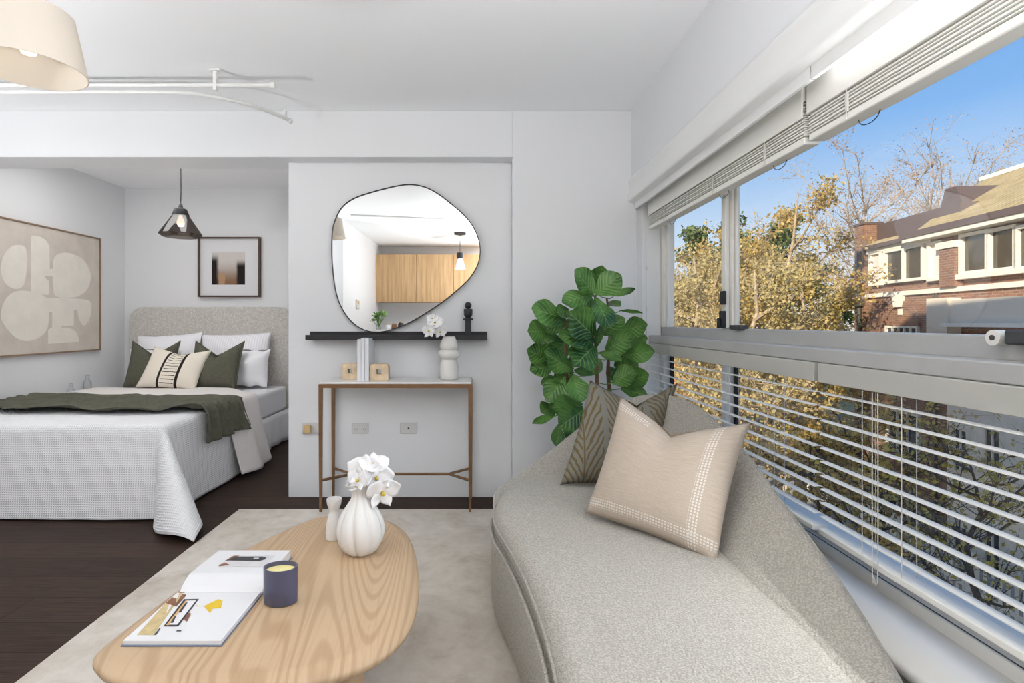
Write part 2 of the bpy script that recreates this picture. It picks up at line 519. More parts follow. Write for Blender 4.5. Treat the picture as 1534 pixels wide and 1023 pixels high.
def tile_mat():
    n = N('tan_roof_tiles'); tc = n.add('ShaderNodeTexCoord'); o = n.xyz(tc.outputs['Object'])
    a = n.math('SINE', n.math('MULTIPLY', o[1], 24.0)); b = n.math('FRACT', n.math('MULTIPLY', o[2], 5.0))
    f = n.noise(n.coord(), 3, 4)
    c = n.mix(n.smooth(f, .3, .7), lin((172,148,102)), lin((198,174,126)))
    n.set(c, .85); n.bump(n.math('ADD', a, b), .5, .03); return n.m
M['rooftile'] = tile_mat()
def wpane_mat():
    n = N('facade_window_glass'); n.set(lin((74,66,52)), .06, spec=.9); return n.m
M['wpane'] = wpane_mat()
M['wdark'] = plain('dark_window_glass', (40,44,50), .08)
M['downpipe'] = plain('dark_downpipe', (70,66,62), .6)
M['iron'] = plain('painted_iron', (60,62,64), .5)
M['asphalt'] = plain('asphalt', (112,112,114), .9, var=.12, vs=2)
M['verge'] = plain('leafy_verge', (132,116,72), .95, var=.3, vs=3)
M['pavement'] = plain('concrete_pavement', (172,168,160), .9, var=.1, vs=2)
M['orange'] = plain('terracotta_facade', (190,130,92), .8, var=.1)

# ------------------------------------------------------------------ camera
cam = bpy.data.cameras.new('camera'); co = bpy.data.objects.new('camera', cam); C.objects.link(co)
co.location = (0,0,EYE); co.rotation_euler = (R(90),0,0)
cam.sensor_width = 36; cam.lens = F/1534*36; cam.shift_x = 47/1534; cam.shift_y = -28.5/1534
cam.clip_start = .05; cam.clip_end = 400
bpy.context.scene.camera = co

def P(px, py, Y):                     # a measured picture point, on the plane at depth Y
    s = F/Y; return Vector(((px-720)/s, Y, EYE+(483-py)/s))
def PZ(px, py, z):                    # a measured picture point, on the horizontal plane z
    s = (py-483)/(EYE-z); return Vector(((px-720)/s, F/s, z))

# ------------------------------------------------------------------ room
XL, XR, YW, YR, YB, YK = -3.645, .98, 3.47, 3.585, 5.47, -2.58
CZ, BZ, NX = 2.549, 2.249, -1.29
NKX, NKY = -1.82, .05                  # the corner of the block behind on the left
struct('floor', bx(XL-.2, 1.35, YK-.2, YB+.2, -.12, 0), M['floor'])
struct('ceiling', bx(XL-.2, 1.35, YK-.2, YB+.2, CZ, CZ+.25), M['ceiling'])
struct('wall_left', bx(XL-.2, XL, YK-.2, YB+.2, 0, CZ), M['wall'])
struct('wall_bedroom', bx(XL, NX, YB, YB+.2, 0, CZ), M['wall'])
struct('wall_recess', bx(NX, .208, YR, YB+.2, 0, BZ), M['wall'], bevel=.004)
struct('wall_back', bx(.208, 1.232, YW, YB+.2, 0, CZ), M['wall'], bevel=.004)
struct('wall_bulkhead', MB().box(XL, .208, YW, 3.735, BZ, CZ), M['wall'], bevel=.004)
struct('wall_rear', bx(XL, 1.35, YK-.2, YK, 0, CZ), M['wall'])
struct('wall_kitchen', bx(XL, NKX, YK, NKY, 0, CZ), M['wall'])
LZ = EYE+.78                           # lintel underside
SZ = EYE-.776                          # sill board
struct('wall_right', bx(XR, 1.35, YK, YW, LZ, CZ), M['wall'])
struct('wall_under_window', bx(XR, 1.35, YK, YW, 0, SZ-.03), M['wall'])
# rounded moulding above the window
pr = [(XR, EYE+.935), (.966, EYE+.93), (.958, EYE+.915), (.962, EYE+.90), (.968, EYE+.885), (.964, EYE+.85), (.955, EYE+.82), (.955, EYE+.79), (.962, LZ), (XR+.02, LZ-.004), (XR+.02, EYE+.935)]
mb = MB(); mb.loft([[(x, y, z) for x, z in pr] for y in (YK, YW)], True, True)
struct('trim_1', mb, M['gloss'], smooth=True, ang=60)
# sill board with a rounded nose
pr = [(.955, SZ-.012), (.958, SZ-.004), (.966, SZ), (1.153, SZ), (1.153, SZ-.035), (.966, SZ-.035), (.957, SZ-.03), (.955, SZ-.02)]
mb = MB(); mb.loft([[(x, y, z) for x, z in pr] for y in (YK, YW)], True, True)
struct('trim_2', mb, M['sillwhite'], smooth=True, ang=60)
# end reveal lining at the far side of the window
struct('trim_3', MB().box(1.0, 1.012, YW-.012, YW, SZ, LZ).box(1.045, 1.165, YW-.02, YW, SZ, LZ), M['gloss'], bevel=.003)

# ---------------- windows
def window_root(n, z): 
    o = thing(n, None, None, (1.2, 1.5, z)); o['kind'] = 'structure'; return o
Y0, Y1 = YK+.1, YW-.02
MUL = [2.55, .85, -.85]
w = window_root('window_1', EYE-.1)
TZ = EYE-.03                           # top of the transom rail
mb = MB().box(1.165, 1.205, Y1-.05, Y1, TZ, LZ).box(1.18, 1.222, Y1-.085, Y1-.05, TZ, LZ).box(1.165, 1.26, Y0, Y0+.05, TZ, LZ).box(1.165, 1.26, Y0, Y1, LZ-.05, LZ)
mb.build('window_frame', M['aluw'], w, bevel=.004)
for y in MUL:
    mb = MB().box(1.168, 1.19, y+.0, y+.045, TZ, LZ-.05).box(1.19, 1.205, y-.02, y+.03, TZ, LZ-.05).box(1.205, 1.222, y-.035, y+.012, TZ, LZ-.05)
    mb.build('mullion', M['aluw'], w, bevel=.005)
pane = MB()
pane.box(1.213, 1.217, Y0, Y1-.05, TZ, LZ-.04).build('pane', M['pane'], w, smooth=False)
MB().box(1.168, 1.26, Y0, Y1, EYE-.085, TZ).build('transom', M['alu'], w, bevel=.003)
MB().box(1.085, 1.19, Y0, YW-.004, EYE-.128, EYE-.083).build('ledge', M['alu'], w, bevel=.004)
mb = MB().box(1.150, 1.168, 2.535, 2.575, EYE+.085, EYE+.15).box(1.145, 1.168, 2.54, 2.57, TZ+.003, EYE+.055).box(1.13, 1.15, 2.548, 2.56, TZ+.003, TZ+.05)
mb.build('latch', M['black'], w, bevel=.004)
MB().box(1.145, 1.185, 2.36, 2.46, TZ-.004, TZ+.018).build('stopper', M['iron'], w, bevel=.004)
mb = MB(); mb.tube([(1.14, 1.19, EYE-.034), (1.168, 1.19, EYE-.034)], .017, 16)
mb.tube([(1.14, 1.19, EYE-.034), (1.138, 1.19, EYE-.034)], .006, 10, 1)
lk = mb.build('lock_knob', [M['aluw'], M['iron']], w)
MB().box(1.14, 1.17, 1.0, 1.165, EYE-.048, EYE-.016).build('lock_body', M['iron'], w, bevel=.005)
w = window_root('window_2', SZ)
mb = MB().box(1.165, 1.222, Y1-.05, Y1, SZ, EYE-.128).box(1.153, 1.28, Y0, Y1, SZ-.035, SZ+.035).box(1.185, 1.26, Y0, Y1, SZ+.035, SZ+.075).box(1.165, 1.26, Y0, Y0+.05, SZ, EYE-.128)
mb.build('window_frame', M['aluw'], w, bevel=.003)
MB().box(1.160, 1.1625, Y0, Y1, SZ+.0352, SZ+.037).build('track_groove', M['iron'], w, smooth=False)
for y in MUL:
    mb = MB().box(1.168, 1.222, y-.005, y+.045, SZ+.035, EYE-.128)
    mm = mb.build('mullion', M['aluw'], w, bevel=.004)
    MB().box(1.205, 1.222, y-.025, y-.0052, SZ+.035, EYE-.128).build('seal', M['seal'], mm, smooth=False)
MB().box(1.205, 1.222, Y1-.075, Y1-.0502, SZ+.075, EYE-.128).build('seal', M['seal'], w, smooth=False)
MB().box(1.213, 1.217, Y0, Y1-.05, SZ+.06, EYE-.1).build('pane', M['pane'], w, smooth=False)

# ---------------- venetian blinds
def blind_upper(label, y0, y1, cords):
    b = thing('venetian_blind', label, 'blind', (1.09, (y0+y1)/2, LZ), 'venetian blinds on the windows')
    MB().box(1.065, 1.125, y0, y1, LZ-.052, LZ-.002).build('headrail', M['blind'], b, bevel=.003)
    MB().box(1.058, 1.0645, y0, y1, LZ-.105, LZ-.004).build('valance', M['blind'], b, bevel=.002)
    mb = MB(); z = LZ-.058; k = 0
    while z > EYE+.618:
        dx = .004*math.sin(k*2.1)
        mb.box(1.067+dx, 1.118+dx, y0, y1, z-.003, z); z -= .0068; k += 1
    mb.build('slats', M['blind'], b, smooth=False)
    mb = MB().box(1.066, 1.12, y0, y1, EYE+.588, EYE+.612); mb.build('bottom_rail', M['blind'], b, bevel=.004)
    for yc in cords:
        mb = MB(); mb.tube([(1.062, yc, LZ-.01), (1.062, yc, EYE+.59)], .0015, 6)
        mb.box(1.0600, 1.0665, yc-.004, yc+.004, EYE+.612, EYE+.665)
        mb.build('ladder_cord', M['cord'], b)
        mb = MB(); mb.tube(cat_rom([(1.095, yc, EYE+.59), (1.098, yc-.012, EYE+.570), (1.10, yc-.04, EYE+.564), (1.103, yc-.065, EYE+.573), (1.105, yc-.075, EYE+.59)], 5, False), .0014, 6)
        mb.build('tassel_cord', M['darkcord'], b)
    return b
blind_upper('raised white slatted blind at the far half of the upper window, beside the white wall', 1.76, 3.385, (3.1, 2.45, 2.0))
blind_upper('raised white slatted blind over the near half of the upper window, closest to the viewer', -.6, 1.735, (1.55, .9, .3))
# pelmet board under the lintel, in two lengths with a raw timber joint between them
mb = MB().box(1.0, 1.012, YK, 1.616, EYE+.735, LZ).box(1.0, 1.012, 1.623, YW-.015, EYE+.735, LZ).box(1.006, 1.0121, 1.614, 1.625, EYE+.737, LZ, 1)
struct('trim_4', mb, [M['gloss'], M['walnut']])
def blind_lower(label, y0, y1, cords):
    b = thing('venetian_blind', label, 'blind', (1.09, (y0+y1)/2, EYE-.128), 'venetian blinds on the windows')
    MB().box(1.07, 1.13, y0, y1, EYE-.189, EYE-.129).build('valance', M['blindgrey'], b, bevel=.002)
    mb = MB()
    for k in range(10):
        z = EYE-.222-.0435*k
        prof = [(1.074 + .034*i/6, z+.0035*math.sin(math.pi*i/6)-.004*(i/6)) for i in range(7)]
        ring0 = [(x, zz) for x, zz in prof]+[(x, zz-.0025) for x, zz in reversed(prof)]
        mb.loft([[(x, y, zz) for x, zz in ring0] for y in (y0+.004, y1-.004)], True, True)
    mb.build('slats', M['blind'], b, ang=30)
    zb = EYE-.222-.0435*10
    MB().box(1.068, 1.118, y0+.004, y1-.004, zb-.012, zb+.006).build('bottom_rail', M['blind'], b, bevel=.003)
    for yc in cords:
        mb = MB()
        for dx in (1.072, 1.110): mb.tube([(dx, yc, EYE-.188), (dx, yc, zb)], .0012, 6)
        mb.build('ladder_cord', M['cord'], b)
    return b
blind_lower('lowered slatted blind over the far half of the lower window, behind the cushions', 1.715, 3.41, (3.2, 2.3, 1.95))
b = blind_lower('lowered slatted blind over the near half of the lower window, beside the sofa back', -.6, 1.695, (1.5, 1.36, .9, .3))
mb = MB(); mb.tube(cat_rom([(1.06, 1.445, EYE-.19), (1.06, 1.445, EYE-.66), (1.058, 1.437, EYE-.685), (1.06, 1.425, EYE-.66), (1.06, 1.425, EYE-.19)], 4, False), .0013, 6)
mb.build('pull_cord', M['cord'], b)
# hanging cords at the far jamb
mb = MB(); mb.tube([(1.05, 3.395, EYE+.58), (1.052, 3.39, EYE+.0), (1.05, 3.385, EYE-.33)], .0016, 6)
for z in (.33, .07, -.30): mb.tube([(1.05, 3.387, EYE+z+.03), (1.05, 3.386, EYE+z)], [.004, .006], 8)
tag(mb.build('pull_cord', M['cord'], None, org=(1.05, 3.39, EYE+.55)), 'thin white pull cord with tassels hanging beside the far window jamb', 'cord')

# ------------------------------------------------------------------ rug and floor things
mb = MB().box(-1.505, .47, .55, 3.33, .0005, .012)
tag(mb.build('area_rug', M['rug'], None, org=(-.4, 1.95, 0), bevel=.004), 'pale mottled beige rug under the coffee table and sofa', 'rug')

# ------------------------------------------------------------------ sofa
sofa = thing('curved_sofa', 'cream boucle curved sofa below the window', 'sofa', (.5, 1.7, .012))
seat2 = [(.10,2.42),(.055,2.22),(.062,2.05),(.093,1.9),(.138,1.64),(.166,1.33),(.168,1.05),(.18,.80),(.25,.60),(.42,.50),(.60,.52),(.72,.66),(.78,.95),(.83,1.3),(.86,1.7),(.87,2.1),(.82,2.5),(.66,2.68),(.45,2.70),(.24,2.62)]
base2 = [(.085,2.46),(.045,2.24),(.05,2.05),(.083,1.9),(.128,1.63),(.156,1.33),(.158,1.05),(.168,.80),(.24,.59),(.42,.48),(.61,.50),(.74,.66),(.83,.95),(.905,1.16),(.94,1.43),(.945,1.7),(.945,2.1),(.935,2.45),(.86,2.68),(.70,2.80),(.48,2.80),(.24,2.70)]
sl = [Vector((p.x, p.y)) for p in smooth_loop(cat_rom([(a, b, 0) for a, b in ccw(seat2)], 8), 3)]
bl = [Vector((p.x, p.y)) for p in smooth_loop(cat_rom([(a, b, 0) for a, b in ccw(base2)], 8), 3)]
rounded_slab(MB(), bl, .045, .335, .03, .025).build('base', M['boucle'], sofa, ang=80)
mb = MB(); rounded_slab(mb, sl, .337, .425, .02, .055, 8, 0, .006); seat = mb.build('seat_cushion', M['boucle'], sofa, ang=80)
mb = MB(); mb.tube([(p[0], p[1], .336) for p in offset_loop(bl, .001)], .006, 6, loop=True); mb.build('piping', M['boucle'], sofa, ang=80)
mb = MB(); mb.tube([(p[0], p[1], .383) for p in offset_loop(sl, .001)], .005, 6, loop=True); mb.build('cushion_piping', M['boucle'], seat, ang=80)
st = [((.06,2.30),(.13,2.28),.375),((.075,2.50),(.19,2.44),.40),((.20,2.70),(.31,2.56),.43),((.38,2.82),(.45,2.62),.52),((.58,2.85),(.57,2.63),.66),((.78,2.79),(.68,2.58),.78),((.91,2.62),(.745,2.42),.825),((.955,2.3),(.76,2.2),.815),((.958,1.97),(.76,1.95),.735),((.957,1.69),(.75,1.677),.625),((.945,1.43),(.73,1.42),.528),((.89,1.16),(.72,1.15),.455),((.80,.93),(.69,.95),.415)]
S = cat_rom([(a[0], a[1], z) for a, b, z in st], 7, False); I = cat_rom([(b[0], b[1], 0) for a, b, z in st], 7, False)
rings = []; edge = []
for o_, i_ in zip(S, I):
    top = o_.z; zs = .375 if top > .42 else top-.045; r = []
    for k in range(11):
        t = k/10; p0, p1, p2 = (0.0, zs), (.40, zs+.55*(top-zs)), (.86, top)
        r.append(((1-t)**2*p0[0]+2*t*(1-t)*p1[0]+t*t*p2[0], (1-t)**2*p0[1]+2*t*(1-t)*p1[1]+t*t*p2[1]))
    r += [(.92, top-.004), (.975, top-.018), (1.0, top-.045), (1.0, .30), (.985, .05), (.5, .05), (.02, .2)]
    rings.append([(i_.x+(o_.x-i_.x)*a, i_.y+(o_.y-i_.y)*a, z) for a, z in r])
    edge.append((i_.x+(o_.x-i_.x)*.985, i_.y+(o_.y-i_.y)*.985, top-.022))
mb = MB(); mb.loft(rings, True, True); back = mb.build('backrest', M['boucle'], sofa, ang=80)
mb = MB(); mb.tube(edge, .007, 6); mb.build('back_piping', M['boucle'], back, ang=80)
for x, y in ((.28,2.5),(.8,2.5),(.3,.75),(.68,.8)):
    mb = MB(); mb.lathe([(.022,.0125 if x < .46 else .0005),(.025,.05)], 14, (x, y, 0)); mb.build('foot', M['black'], sofa)

# ------------------------------------------------------------------ pillows
def pillow(name, label, cat, w, h, t, loc, rx, rz, mat, chop=0.0, ry=0.0, group=None, edge=0.0, pinch=.06, wr=0.0, seed=0, piping=None, uvm=None, shear=0.0):
    """loc: middle of the bottom edge; the cushion stands in its local x-z plane, front toward -y"""
    NU, NV = 30, 26
    def P_(u, v, side):
        x = (u-.5)*w; z = v*h
        e = (1-abs(2*u-1)**3.0)*(1-abs(2*v-1)**3.0)
        e = max(e, 0)**.62
        # sides drawn in between the corners
        x *= 1-pinch*(1-(2*v-1)**2)*abs(2*u-1)
        z = h/2+(z-h/2)*(1-pinch*(1-(2*u-1)**2)*abs(2*v-1))
        d = chop*(1-abs(2*u-1)**.85)*max(0, v-.35)/.65
        z -= d*h
        y = side*t/2*e*(1-.35*chop*2*max(0, v-.6))
        if chop: y += side*-.25*t*math.exp(-((u-.5)/.10)**2)*max(0, v-.45)*1.2*chop*3
        x += shear*v
        if wr: 
            q = Vector((x*6+seed, z*6, side)); y += wr*noise.noise(q)*e; z += wr*.5*noise.noise(q*1.7)
        return (x, y, z)
    mb = MB(); b = 0
    uvm_ = uvm or (1, 1)
    mb.grid(NU, NV, lambda u, v: P_(u, v, -1), uvf=lambda u, v: (u*uvm_[0], v*uvm_[1]))
    mb.grid(NU, NV, lambda u, v: P_(1-u, v, 1), uvf=lambda u, v: ((1-u)*uvm_[0], v*uvm_[1]))
    root = None
    o = mb.build(name, mat, None, org=(0,0,0), ang=80)
    # weld the seam
    import bmesh
    bm = bmesh.new(); bm.from_mesh(o.data); bmesh.ops.remove_doubles(bm, verts=bm.verts, dist=1e-5); bm.to_mesh(o.data); bm.free()
    o.location = loc; o.rotation_euler = (rx, ry, rz)
    tag(o, label, cat, group)
    if piping:
        mb = MB()
        loop = [P_(i/30, 0, -1) for i in range(30)]+[P_(1, i/30, -1) for i in range(30)]+[P_(1-i/30, 1, -1) for i in range(30)]+[P_(0, 1-i/30, -1) for i in range(30)]
        mb.tube(loop, .006, 6, loop=True)
        mb.build('piping', piping, o, local=True, ang=80)
    return o

pillow('scatter_cushion', 'grey palm-leaf patterned cushion standing behind the beige cushion on the sofa', 'cushion', .43, .49, .16, (.575, 2.43, .43), R(-19), R(2), M['palm'], .22, R(2), shear=.16, group='cushions on the sofa')
pillow('scatter_cushion', 'beige linen cushion with white stitched border, leaning at the front on the sofa', 'cushion', .49, .475, .16, (.57, 1.855, .43), R(-25), R(-44), M['beige'], .2, R(5), group='cushions on the sofa')

# ------------------------------------------------------------------ bed
BX0, BX1, BF, BH = -3.47, -1.93, 3.23, 5.36
bed = thing('bed', 'queen bed with a rounded beige upholstered headboard in the alcove', 'bed', (-2.7, 4.3, 0))
def rrect(x0, x1, z0, z1, r, n=8, bottom=False):
    pts = [(x0, z0), (x1, z0)]
    for k in range(n+1):
        a = math.pi/2*k/n; pts.append((x1-r+r*math.cos(a), z1-r+r*math.sin(a)))
    for k in range(n+1):
        a = math.pi/2*k/n; pts.append((x0+r-r*math.sin(a), z1-r+r*math.cos(a)))
    return pts
mb = MB(); mb.prism(rrect(-3.54, -1.905, .05, EYE+.155, .14), lambda a, b, d: (a, d, b), 5.37, 5.455)
mb.build('headboard', M['headboard'], bed, bevel=.015, seg=3)
MB().box(BX0+.01, BX1-.01, BF+.03, BH, .30, .545).build('mattress', M['mattress'], bed, bevel=.04, seg=4)
def val(u, v):
    # skirt around right side: from head (u=0) to foot
    y = BH-.03 - u*(BH-BF-.06); x = BX1+.012+.012*math.sin(u*60)*(1-v)+.008*math.sin(u*23+1)*(1-v)
    return (x, y, .02+v*.30)
mb = MB(); mb.box(BX0+.02, BX1-.01, BF+.04, BH-.02, .06, .30); mb.build('bed_base', M['mattress'], bed)
mb = MB(); mb.grid(120, 6, val); mb.build('valance', M['linen'], bed, solid=.004)

def drape(p, q, top, x1, yf, lim=.56, flare=.03, x0=BX0, amp=.012, seed=0.0, freq=7.0, cornerflare=.42):
    """cloth over the bed: p runs across (past x1 it hangs), q along (below yf it hangs)"""
    dx = p-x1 if p > x1 else (p-x0 if p < x0 else 0); dy = yf-q if q < yf else 0
    if callable(flare): flare = flare(q)
    sg = 1 if dx >= 0 else -1; ax = abs(dx); r = math.hypot(ax, dy)
    x = min(max(p, x0), x1); y = max(q, yf); z = top
    z += .004*noise.noise(Vector((p*5, q*5, seed)))
    if r > 1e-6:
        th = math.atan2(ax, dy); cr = math.sin(2*th) if (ax > 0 and dy > 0) else 0
        f = flare+cornerflare*cr**2.4
        rd = .045; a = r/rd
        if a < math.pi/2: out, down = rd*math.sin(a), rd*(1-math.cos(a))
        else:
            rem = r-rd*math.pi/2; down = rd+rem*math.cos(f); out = rd+rem*math.sin(f)
        if down > top-.012:
            ex = down-(top-.012); down = top-.012; out += ex*.8
        along = (q if ax > dy else p)
        out += amp*(1-cr)*min(1, down/.25)*(math.sin(along*freq+seed)+.6*math.sin(along*freq*2.3+seed*2+1.3))
        x += sg*out*ax/r; y -= out*dy/r; z -= down
    return Vector((x, y, z))

def cloth(name, label, cat, mat, p0, p1, q0, q1, top, x1, yf, nu, nv, thick=.006, edgefn=None, wr=0, **k):
    mb = MB()
    def fn(u, v):
        p = p0+(p1-p0)*u; q = q0+(q1-q0)*v
        if edgefn: p, q = edgefn(p, q, u, v)
        c = drape(p, q, top, x1, yf, **k)
        if wr:
            e = .7*noise.noise(Vector((p*3+q*3, q*16+p*2.5, 3)))+.4*noise.noise(Vector((p*6, q*34-p*5, 8)))+.38*math.sin(q*62+5*noise.noise(Vector((p*1.6, q*4, 2))))
            if p > x1+.03: c.x += wr*1.2*e+.014*math.sin(q*38)*min(1, (p-x1)/.2)
            else: c.z += wr*(e+.45)
        return c
    mb.grid(nu, nv, fn, uvf=lambda u, v: (p0+(p1-p0)*u, q0+(q1-q0)*v))
    o = mb.build(name, mat, None, org=((p0+x1)/2, (q0+q1)/2, top-.02), ang=80, solid=thick)
    return tag(o, label, cat)

TOP = .562
cloth('bedspread', 'white waffle bedspread falling to the floor at the foot of the bed', 'bedspread', M['waffle'], BX0-.10, BX1+.575, BF-.58, 4.22, TOP, BX1+.005, BF, 120, 120, amp=.007, freq=5.0, cornerflare=.78, flare=.06)
def cov(p, q, u, v):
    t = min(1, max(0, (p+2.30)/.42)); t = t*t*(3-2*t)
    return p, q-.33*t*v+.015*math.sin(p*7)*v
cloth('coverlet', 'ribbed cream coverlet hanging off the side of the bed behind the green throw', 'coverlet', M['ribbed'], BX0-.015, BX1+.60, 3.95, 4.80, TOP+.022, BX1+.022, -9, 90, 60, amp=.03, freq=9.0, flare=.26, seed=1.7, thick=.012, edgefn=cov)
def thr(p, q, u, v):
    q += .035*math.sin(p*3.1)+.02*math.sin(p*9+1)
    if p > BX1: q += -.05*(p-BX1)
    return p+.006*math.sin(v*17)*max(0, u-.8)*5, q
cloth('throw_blanket', 'crumpled olive green throw laid across the foot of the bed', 'blanket', M['green'], BX0-.12, BX1+.31, 3.55, 4.14, TOP+.036, BX1+.052, -9, 130, 70, edgefn=thr, wr=.03, amp=.014, freq=22, flare=lambda q: .1+.22*min(1, max(0, (q-3.75)/.2)), seed=.6, thick=.005)

PG = 'pillows and cushions on the bed'
def bp(*a, **k): return pillow(*a, group=PG, **k)
bp('pillow', 'white pillow standing at the headboard, on the side by the left wall', 'pillow', .64, .50, .16, (-3.06, 5.20, .57), R(-14), 0, M['linen'], wr=.02, seed=1, ry=R(-4))
bp('pillow', 'white ribbed pillow standing at the headboard below the small framed print', 'pillow', .70, .51, .16, (-2.41, 5.19, .57), R(-14), 0, M['pillowrib'], seed=4, ry=R(-2))
bp('pillow', 'crumpled white pillow beside the green cushion at the open side of the bed', 'pillow', .46, .36, .17, (-2.25, 5.05, .57), R(-14), 0, M['linen'], wr=.05, seed=9)
bp('pillow', 'crumpled white pillow just showing past the green cushion nearest the left wall', 'pillow', .50, .36, .15, (-3.12, 5.05, .57), R(-14), 0, M['linen'], wr=.03, seed=14)
bp('scatter_cushion', 'olive green cushion near the left wall, half behind the striped cushion', 'cushion', .43, .46, .16, (-3.045, 4.88, .565), R(-20), R(4), M['green'], chop=.30, piping=M['green'])
bp('scatter_cushion', 'olive green cushion with a deep dent below the small framed print', 'cushion', .47, .46, .16, (-2.455, 4.86, .565), R(-20), R(-3), M['green'], chop=.30, piping=M['green'])
bp('scatter_cushion', 'cream cushion with black bands and thin stripes at the front of the pillows', 'cushion', .52, .40, .15, (-2.80, 4.74, .585), R(-26), R(3), M['striped'], chop=.16, ry=R(4), shear=.045)

# bedside shelf with two glass bottles
sh = thing('bedside_table', 'narrow white bedside table between the bed and the left wall', 'table', (-3.56, 4.8, 0))
MB().box(XL+.003, -3.537, 4.45, 5.2, .50, .525).build('tabletop', M['gloss'], sh, bevel=.003)
for y in (4.47, 5.15): MB().box(XL+.02, -3.55, y, y+.03, 0, .50).build('leg', M['gloss'], sh, bevel=.002)
def bottle(label, loc, prof, lip=None):
    b = thing('glass_bottle', label, 'bottle', loc, 'glass bottles by the bed')
    mb = MB(); mb.lathe(prof, 24, loc, sy=.8, cap=True); mb.build('body', M['clear'], b, ang=50)
    if lip:
        mb = MB(); mb.lathe(lip, 20, loc); mb.build('stopper', M['clear'], b)
    return b
bottle('tall clear glass bottle with a flat lip beside the bed', (-3.578, 4.86, .526), [(.034,.0),(.036,.004),(.036,.10),(.032,.115),(.018,.128),(.016,.16),(.022,.164),(.022,.170)], [(.012,.171),(.013,.176)])
bottle('short round clear glass bottle closest to the bed foot', (-3.575, 4.66, .526), [(.030,.0),(.036,.012),(.036,.04),(.030,.06),(.020,.072),(.016,.09),(.019,.095)], [(.012,.0955),(.016,.11),(.006,.122)])

# ------------------------------------------------------------------ pictures
ly = lambda px: None
def wallpt(u, v):                       # measured point of the big canvas, on the left wall
    px = u/4.2625; py = 310+v/4.2625; s = (720-px)/3.62
    return F/s, EYE+(483-py)/s
art = thing('framed_canvas', 'large taupe canvas of rounded cream shapes on the left wall', 'picture', (XL+.02, 4.52, EYE+.27))
AY0, AY1, AZ0, AZ1 = 3.965, 5.085, EYE-.262, EYE+.80
mb = MB().box(XL+.002, XL+.024, AY0+.012, AY1-.012, AZ0+.012, AZ1-.012)
shapes = [
 cat_rom([(a, b, 0) for a, b in [(4,390),(26,310),(70,255),(120,242),(160,256),(173,310),(169,420),(150,500),(110,523),(60,510),(22,465)]], 6),
 cat_rom([(a, b, 0) for a, b in [(338,430),(342,340),(365,305),(415,292),(480,305),(540,345),(575,410),(578,470),(555,530),(500,570),(420,580),(365,572),(342,535)]], 6),
 [(198,183),(226,184),(255,190),(280,202),(298,218),(310,240),(316,265),(318,395),(345,395),(345,441),(290,441),(290,455),(312,470),(312,560),(198,560)],
 cat_rom([(a, b, 0) for a, b in [(6,690),(25,610),(70,555),(130,535),(198,540),(255,555),(300,590),(312,640),(310,740),(290,800),(240,840),(170,857),(100,835),(45,780),(14,730)]], 6),
 [(296,580),(380,581),(400,575),(430,575),(440,583),(520,588),(565,595),(583,610),(585,650),(580,690),(566,730),(545,757),(528,757),(512,735),(500,700),(494,660),(472,658),(472,757),(395,760),(390,775),(335,775),(335,672),(312,672),(296,650)],
 [(308,785),(330,772),(430,772),(460,780),(485,798),(500,830),(505,860),(308,873)]]
for k, sp in enumerate(shapes):
    pts = [wallpt(p[0], p[1]) for p in sp]
    mb.prism(pts, lambda a, b, d: (d, a, b), XL+.0235, XL+.0246+.0003*k, 1)
mb.build('canvas', [M['canvas'], M['canvascream']], art, smooth=False)
mb = MB()
for y0, y1, z0, z1 in ((AY0, AY0+.011, AZ0, AZ1), (AY1-.011, AY1, AZ0, AZ1), (AY0+.011, AY1-.011, AZ0, AZ0+.011), (AY0+.011, AY1-.011, AZ1-.011, AZ1)):
    mb.box(XL+.002, XL+.034, y0, y1, z0, z1)
mb.build('frame', M['paleoakframe'], art, smooth=False)
# small framed print over the bed
a, b_ = P(297, 355, 5.44), P(389.5, 445, 5.44)
pic = thing('framed_print', 'small dark-framed print with a wide white mount above the headboard', 'picture', ((a.x+b_.x)/2, 5.45, b_.z))
MB().box(a.x+.012, b_.x-.012, 5.452, 5.468, b_.z+.012, a.z-.012).build('mount', M['paper'], pic, smooth=False)
c, d = P(317, 378, 5.45), P(367, 426.5, 5.45)
mb = MB(); mb.v = [(c.x, 5.4512, d.z), (d.x, 5.4512, d.z), (d.x, 5.4512, c.z), (c.x, 5.4512, c.z)]
mb.face((0,1,2,3), 0, [(0,0),(1,0),(1,1),(0,1)]); mb.build('print', M['print'], pic, smooth=False)
mb = MB()
for x0, x1, z0, z1 in ((a.x, a.x+.014, b_.z, a.z), (b_.x-.014, b_.x, b_.z, a.z), (a.x+.014, b_.x-.014, b_.z, b_.z+.014), (a.x+.014, b_.x-.014, a.z-.014, a.z)):
    mb.box(x0, x1, 5.425, 5.469, z0, z1)
mb.build('frame', M['walnut'], pic, smooth=False)

# ------------------------------------------------------------------ mirror
mp = [(70,380),(75,320),(95,258),(130,195),(200,145),(300,112),(420,80),(500,66),(560,67),(630,85),(700,125),(770,180),(840,240),(890,300),(925,370),(940,440),(935,500),(915,560),(870,625),(800,690),(720,755),(640,808),(560,858),(480,897),(400,924),(330,935),(260,922),(190,880),(130,800),(95,710),(78,600),(69,480)]
MY = 3.555
mpl = []
for p in smooth_loop(cat_rom([(a, b, 0) for a, b in mp], 5), 6):
    q = P(480+p.x/3.935, 260+p.y/3.935, MY); mpl.append((q.x, q.z))
mpl = ccw(mpl)
mir = thing('wall_mirror', 'large pebble-shaped mirror with a thin black rim over the console table', 'mirror', (-.49, 3.57, 1.115))
mb = MB(); mb.prism(mpl, lambda a, b, d: (a, d, b), MY+.004, 3.584); mb.build('mirror_glass', M['mirror'], mir, smooth=False)
mb = MB(); o1 = offset_loop(mpl, .005); o0 = offset_loop(mpl, -.0005)
